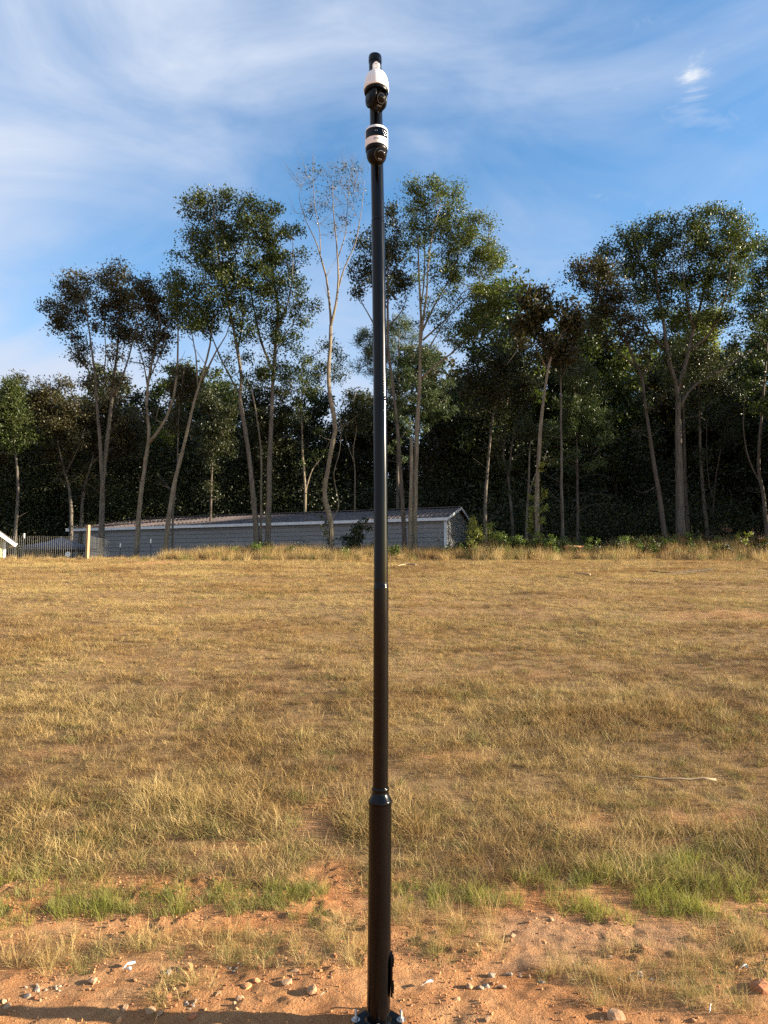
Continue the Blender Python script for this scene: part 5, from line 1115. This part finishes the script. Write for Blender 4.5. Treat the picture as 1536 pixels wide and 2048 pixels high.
def shrubs():
    shrub('leafy_shrub', 'dark green leafy shrub against the metal wall left of the pole', 33.2, [(700, 1080, 22, 14), (722, 1062, 18, 16), (735, 1045, 10, 12, .7), (715, 1092, 28, 12)], 'leaf_dark', 1, 6, 20, 34, .12)
    shrub('spindly_weed', 'spindly weed with few leaves left of the crooked pale trunk', 32.3, [(612, 1078, 12, 14, .6), (630, 1092, 16, 10), (595, 1090, 10, 10, .6)], 'leaf_dark', 2, 5, 14, 12, .10, bare=.3, cat='weed')
    shrub('creeper', 'leafy creeper hanging on the foot of the crooked pale trunk', 32.3, [(650, 1040, 8, 12), (648, 1065, 7, 16), (655, 1085, 8, 12)], 'leaf_dark', 3, 4, 26, 18, .10, .12, cat='vine')
    shrub('fern_leaved_plant', 'tall yellow green plant with feathery leaves beside the building end', 31.6, [(948, 1046, 9, 10), (945, 1062, 14, 9), (953, 1074, 14, 9), (942, 1083, 10, 8), (958, 1058, 8, 8, .7)], 'leaf_sumac', 4, 6, 40, 26, .11, .12, ratio=.3, cat='plant')
    shrub('fern_leaved_plant', 'shorter yellow green feathery plant right of the tall one', 31.7, [(985, 1050, 11, 6), (978, 1062, 9, 8, .7), (992, 1066, 9, 8, .7), (982, 1080, 10, 10, .7)], 'leaf_sumac', 5, 5, 34, 24, .11, .11, ratio=.3, cat='plant')
    shrub('dry_stalks', 'two bare brown stalks forking upward at the building corner', 31.9, [(928, 1045, 6, 8, .6), (930, 1070, 6, 20, .5)], 'leaf_dead', 6, 4, 14, 3, .08, .08, bare=.8, twiglets=2, cat='weed')
    shrub('brush', 'tangled olive brush between the feathery plants and vine clad trunk', 31.3, [(1005, 1078, 16, 12), (1030, 1085, 18, 10), (1000, 1098, 24, 10), (1040, 1100, 20, 10), (1015, 1112, 22, 10)], 'leaf_bush', 7, 8, 20, 30, .09)
    shrub('leafy_shrub', 'bright green leafy shrub at the foot of the vine clad trunk', 31.5, [(1092, 1078, 14, 9), (1075, 1088, 18, 8), (1110, 1090, 14, 8), (1055, 1092, 14, 7)], 'leaf_bush', 8, 6, 30, 32, .10, .13)
    shrub('creeper', 'sunlit creeper with round leaves climbing the straight trunk', 32.75, [(1070, 1000, 7, 12, .8), (1085, 985, 9, 10, .8), (1066, 1025, 7, 12), (1088, 1012, 6, 10, .7), (1067, 1055, 7, 14), (1086, 1045, 6, 12, .8), (1078, 960, 6, 12, .6), (1082, 930, 5, 14, .5), (1072, 1075, 8, 10)], 'leaf_sumac', 9, 7, 30, 16, .13, .13, ratio=.75, cat='vine')
    shrub('leafy_shrub', 'green broad leaved mound below the thickest trunk', 31.3, [(1330, 1087, 16, 8), (1348, 1094, 18, 9), (1370, 1100, 14, 9), (1340, 1104, 18, 8)], 'leaf_bush', 10, 7, 30, 34, .12, .15)
    shrub('tall_weed', 'upright leafy weed just right of the thickest trunk', 31.2, [(1380, 1072, 5, 9), (1382, 1086, 6, 8), (1378, 1098, 7, 8)], 'leaf_bush', 11, 3, 50, 18, .09, .09, cat='weed')
    shrub('dead_brush', 'reddish brown dead brush on the bank right of the thickest trunk', 31.4, [(1402, 1078, 12, 9), (1420, 1086, 16, 8), (1440, 1090, 14, 8), (1462, 1062, 10, 10, .8), (1455, 1080, 12, 10)], 'leaf_dead', 12, 9, 24, 22, .09, .13, bare=.2, twiglets=2)
    shrub('dead_brush', 'dark rusty dead brush at the right frame edge', 31.5, [(1500, 1082, 14, 8), (1520, 1078, 16, 10), (1535, 1090, 14, 10), (1505, 1068, 6, 10, .6)], 'leaf_dead', 13, 8, 24, 22, .09, .13, bare=.2, twiglets=2)
    shrub('fern_leaved_plant', 'pale feathery plant among the dead brush at right', 31.0, [(1488, 1072, 8, 6), (1494, 1066, 7, 5), (1484, 1082, 6, 6)], 'leaf_sumac', 14, 3, 40, 20, .11, .09, ratio=.3, cat='plant')
    shrub('brush', 'low olive brush under the dead brush on the right bank', 30.9, [(1420, 1104, 24, 9), (1460, 1100, 24, 10), (1490, 1108, 26, 10), (1400, 1112, 20, 8), (1440, 1115, 26, 8)], 'leaf_dark', 15, 8, 17, 30, .09)
    shrub('tall_weed', 'upright green weed tuft left of the leaning rust leaved trunk', 31.2, [(1243, 1080, 8, 7), (1250, 1086, 8, 7), (1240, 1092, 10, 6)], 'leaf_bush', 16, 5, 40, 26, .12, .10, ratio=.14, cat='weed')
    shrub('leafy_shrub', 'small green shrub at the right end of the clay slab', 31.4, [(1175, 1083, 6, 6), (1190, 1080, 5, 5, .6), (1178, 1094, 8, 6)], 'leaf_bush', 17, 4, 34, 20, .09, .10)
    shrub('dark_weed', 'dark weed tuft on the grassy mound in front of the building', 31.6, [(432, 1092, 12, 6), (450, 1096, 14, 5), (415, 1100, 14, 5)], 'leaf_dark', 18, 5, 24, 22, .08, cat='weed')
    shrub('grey_twigs', 'arching bare grey twigs in front of the building corner', 31.7, [(885, 1072, 14, 10, .7), (865, 1078, 14, 8, .6), (903, 1080, 10, 8, .6)], 'leaf_dark', 19, 6, 20, 6, .08, .12, bark='bark_pale', bare=.5, twiglets=2, cat='weed')
    # thin vine hanging by the bare tree
    r = np.random.default_rng(5); S = stems_3d([([(825, 1800), (862, 1720), (850, 1640), (838, 1560), (866, 1450), (872, 1330), (855, 1260)], .022, .012)], 'B', 32.4, r); base = S[0][0][0].copy()
    mb = MB(); p = catmull(S[0][0], .2); mb.tube(p - base, np.linspace(.022, .012, len(p)), 6); o = mb.build('hanging_vine', M['bark_pale'], None, True); o.location = base; tag(o, 'loose woody vine looping beside the crooked pale trunk', 'vine')
shrubs()

# ------------------------------------------------------------------ stones, slab, sticks, scraps
import bmesh
def stone_mesh(seed, cuts=11, flat=1.0):
    r = np.random.default_rng(seed); bm = bmesh.new(); bmesh.ops.create_icosphere(bm, subdivisions=2, radius=1.0)
    V = np.array([v.co[:] for v in bm.verts])
    for i in range(cuts):
        n = r.normal(0, 1, 3); n /= np.linalg.norm(n); d = r.uniform(.42, .78); h = V @ n; V = V - np.clip(h - d, 0, None)[:, None] * n
    V += r.normal(0, .025, V.shape); V *= np.array([1, r.uniform(.6, .95), r.uniform(.42, .72) * flat])
    for v, c in zip(bm.verts, V): v.co = c
    me = bpy.data.meshes.new('stone'); bm.to_mesh(me); bm.free(); return me
STONES = [stone_mesh(900 + i) for i in range(10)]
def stone(px, py, rpx, mt, label, group=None, kind=0, name='stone', flat=1.0, rz=None):
    g = ground(px, py); s = rpx * g[1] / F * 1.05
    me = STONES[kind % len(STONES)].copy(); me.materials.append(M[mt])
    o = bpy.data.objects.new(name, me); C.objects.link(o)
    gz = float(H(g[0], g[1]) + micro(g[0], g[1])); o.location = (g[0], g[1], gz + s * .08 * flat)
    rr = random.Random(px * 31 + py); o.rotation_euler = (rr.uniform(-.3, .3), rr.uniform(-.3, .3), rr.uniform(0, 6.28) if rz is None else rz); o.scale = (s, s, s * flat)
    tag(o, label, 'stone', group); return o
def stones():
    z2 = lambda x, y: (x / 2, 1800 + y / 2); z3 = lambda x, y: (768 + x / 2, 1800 + y / 2)
    A = [(495, 437, 13, 'stone_tan', 'upright tan stone at the left end of the pale grass clump'), (957, 402, 10, 'stone_tan', 'tan stone lying alone right of the grey gravel heap'), (1247, 372, 12, 'stone_tan', 'rounded tan stone on bare clay nearest left of the pole'),
         (668, 398, 18, 'stone_red', 'largest reddish stone under the front grass clump'), (600, 446, 12, 'stone_tan', 'rounded stone at the edge of the pole shadow'), (640, 455, 12, 'stone_tan', 'flat stone touching the rounded one by the pole shadow'),
         (672, 293, 11, 'stone_grey', 'grey standing stone behind the front grass clump'), (368, 335, 15, 'stone_tan', 'wide flat tan stone left of the front grass clump'), (30, 425, 12, 'stone_tan', 'blocky stone near the lower left corner'), (16, 408, 9, 'stone_tan', 'smaller stone just behind the blocky corner stone'),
         (480, 482, 11, 'stone_orange', 'orange stone lying in the pole shadow'), (770, 476, 12, 'stone_red', 'half buried red stone in the shadow at bottom'), (1148, 338, 13, 'stone_tan', 'flat tan stone behind the rounded stone left of the pole'), (1180, 291, 11, 'stone_tan', 'tan slab stone beside the dry grass left of the pole'),
         (985, 352, 11, 'stone_orange', 'orange stone paired with another behind the lone tan stone'), (1030, 334, 11, 'stone_orange', 'low orange stone furthest of its pair'), (757, 281, 14, 'stone_orange', 'broad orange lump at the back of the stony patch'), (1036, 279, 8, 'stone_red', 'small red stone by the grey ash heap'), (110, 392, 11, 'stone_pale', 'pale flat stone left among gravel'), (150, 368, 8, 'stone_pale', 'pale pebble behind the flat pale stone'), (870, 386, 8, 'stone_tan', 'small tan stone right behind the red stone')]
    B = [(430, 311, 9, 'stone_pale', 'pale round stone at the left of the gravel row, right of the pole'), (385, 355, 8, 'stone_pale', 'pale upright stone in the pile right of the pole'), (412, 350, 9, 'stone_grey', 'grey stone in the pile right of the pole'), (345, 352, 9, 'stone_tan', 'tan stone at the left of the pile right of the pole'),
         (470, 353, 11, 'stone_pale', 'flat whitish stone right of the pile'), (582, 312, 9, 'stone_tan', 'tan stone at the right end of the gravel row'), (545, 313, 6, 'stone_pale', 'small pale stone in the middle of the gravel row'), (1020, 300, 9, 'stone_pale', 'tallest pale stone of the grey heap in dry grass'), (905, 234, 7, 'stone_pale', 'pale stone standing on edge on the sandy ground'),
         (670, 89, 9, 'stone_tan', 'brown stone at the back of the sandy ground'), (932, 478, 20, 'stone_tan', 'large flat rock at the bottom right of the pole'), (1512, 362, 24, 'stone_red', 'big red rock cut by the right frame edge'), (515, 146, 8, 'stone_tan', 'small brown stone on sandy ground near the pole'), (290, 402, 8, 'stone_tan', 'tan stone on clay right of the access door'), (624, 326, 8, 'stone_tan', 'tan stone below the gravel row'), (412, 491, 9, 'stone_tan', 'stone at the bottom edge right of the base plate'), (1240, 485, 7, 'stone_orange', 'small orange stone at the bottom edge in dry grass')]
    k = 0
    for L_, zf in ((A, z2), (B, z3)):
        for (x, y, rad, mt, lab) in L_:
            px, py = zf(x, y); stone(px, py, rad, mt, lab, 'stones on the clay', k, flat=.75 if 'flat' in lab or 'slab' in lab or 'low' in lab else 1.0); k += 1
    r = np.random.default_rng(31)
    for cx, cy, sx, sy, n, lab in ((376, 2010, 13, 6, 9, 'small grey stone in the heap below the front grass clump'), (1262, 1960, 30, 5, 12, 'grey stone of the heap in the right hand dry grass'), (470, 1938, 14, 4, 7, 'ash grey stone behind the front grass clump'), (1010, 1955, 45, 5, 10, 'small stone of the gravel row right of the pole'), (80, 1975, 22, 7, 10, 'small pale stone in the gravel at lower left')):
        for i in range(n): stone(cx + r.normal(0, sx), cy + r.normal(0, sy), r.uniform(3, 5.5), 'stone_grey' if 'grey' in lab else 'stone_pale', lab, lab.replace('stone', 'stones', 1), int(r.integers(0, 10)))
    # stray stones in the field
    for px, py, rad, lab in ((858, 1267, 4, 'white stone in the field right of the pole, farther one'), (848, 1340, 5, 'white stone in the field right of the pole, nearer one'), (1372, 1680, 8, 'pale stone on the bare patch at right of the slope'), (1408, 1656, 5, 'small pale stone above the bare patch at right')):
        stone(px, py, rad, 'stone_pale', lab, 'stones in the field', k); k += 1
    # pebbles and clods
    n = 20000; x = r.uniform(-3.2, 3.2, n); y = r.uniform(3.3, 5.2, n); w = np.clip(.45 + .9 * fbm(x / .35, y / .25, 401, 3), .03, 1) * (1 - .6 * field_of(SAND, x, y)); kk = r.uniform(0, 1, n) < w; x, y = x[kk], y[kk]; n = len(x)
    src = []
    for i, mt in enumerate(('stone_orange', 'stone_orange', 'stone_red', 'stone_orange', 'stone_tan', 'stone_red')):
        src.append((STONES[i].copy(), M[mt]))
    sc = .0028 + .026 * r.beta(.8, 7.5, n)
    scatter('pebbles', np.stack([x, y, H(x, y) + micro(x, y) + sc * .2], -1), r.uniform(0, 6.28, (n, 3)), sc, np.where(r.uniform(0, 1, n) < .06, 4, r.choice([0, 1, 2, 3, 5], n)), src, label='pebbles and clods strewn over the red clay', cat='gravel', kind='stuff')
stones()
def slab():
    root_p = ground(1150, 1104); D = 31.3; c = at(1150, 1097, D); V = []; r = np.random.default_rng(8); n = 14
    mb = MB(); hw = 24 * mpp(1097, D)
    for z, s in ((0, .95), (.12, 1.0), (.24, 1.02), (.30, .97)):
        for t in np.arange(n) * 2 * pi / n: V.append([hw * s * np.sign(cos(t)) * abs(cos(t)) ** .6 + r.normal(0, .03), .42 * s * sin(t) + r.normal(0, .03), z + r.normal(0, .02)])
    idx = np.arange(4 * n).reshape(4, n); nx = np.roll(idx, -1, 1); f = np.concatenate([np.stack([idx[i], nx[i], nx[i + 1], idx[i + 1]], -1) for i in range(3)])
    mb.add(V, f4=f, fn=[idx[3].tolist(), idx[0][::-1].tolist()]); o = mb.build('clay_boulder', M['stone_orange']); o.location = (c.x, D, at(1150, 1106, D).z); tag(o, 'flat topped pale orange clay slab on the bank', 'boulder')
slab()
def stick(label, pts, r0, mt='deadwood', lift=.02, cat='stick', name='stick'):
    P = []
    for px, py in pts: g = ground(px, py); P.append([g[0], g[1], g[2] + lift])
    P = np.array(P); b = P[0].copy(); P = catmull(P, .08); r = np.random.default_rng(len(label)); P[1:-1] += r.normal(0, .004, P[1:-1].shape)
    mb = MB(); mb.tube(P - b, np.linspace(r0 * .5, r0, len(P)), 7); o = mb.build(name, M[mt], None, True); o.location = b; tag(o, label, cat)
stick('long pale dead stick lying across the slope at right', [(1258, 1575), (1320, 1581), (1380, 1582), (1433, 1584)], .011, lift=.10)
stick('short pale branch lying in grass right of the pole near the top', [(795, 1140), (812, 1137), (832, 1138)], .03, lift=.15)
stick('thin dark twig lying on the grass at upper right', [(1300, 1152), (1340, 1156), (1390, 1152), (1425, 1148)], .02, 'bark_dark', lift=.15)
stick('pale chunk of wood lying in the grass below the clay slab', [(1150, 1155), (1164, 1156), (1180, 1158)], .03, lift=.12)
stick('small straw coloured twig on the clay left of the base plate', [(640, 2003), (648, 1995), (655, 1992)], .004, lift=.02)
def scraps():
    def strip(label, pts, w, name='plastic_scrap'):
        P = np.array([ground(*p) for p in pts]); b = P[0].copy(); P[:, 2] += .02 + .015 * np.abs(np.sin(np.arange(len(P)) * 1.9)); P = catmull(P, .02) - b; n = len(P); mb = MB(); V = []
        for i, p in enumerate(P):
            a = i * .35
            for th in (0, .0015): V += [[p[0] - w * cos(a) * .5, p[1] - w * .4, p[2] - w * sin(a) * .5 + th], [p[0] + w * cos(a) * .5, p[1] + w * .4, p[2] + w * sin(a) * .5 + th]]
        f = []
        for i in range(n - 1):
            k = i * 4; f += [[k, k + 1, k + 5, k + 4], [k + 2, k + 6, k + 7, k + 3], [k, k + 4, k + 6, k + 2], [k + 1, k + 3, k + 7, k + 5]]
        mb.add(V, f4=f); o = mb.build(name, M['scrap'], None, True); o.location = b; tag(o, label, 'litter')
    strip('twisted white plastic strip on the clay at left', [(247, 1944), (254, 1941), (262, 1938), (270, 1934)], .014)
    strip('short white scrap beneath the twisted white strip', [(250, 1946), (257, 1949), (262, 1951)], .012)
    strip('thin clear plastic shard lying right of the pole', [(845, 1980), (855, 1977), (866, 1973)], .012)
    strip('upright white shard at the bottom right in dry grass', [(1420, 2033), (1421, 2026), (1423, 2020)], .014)
    strip('crumpled white scrap by the big red rock', [(1480, 1948), (1487, 1944), (1495, 1945), (1500, 1949)], .012)
scraps()
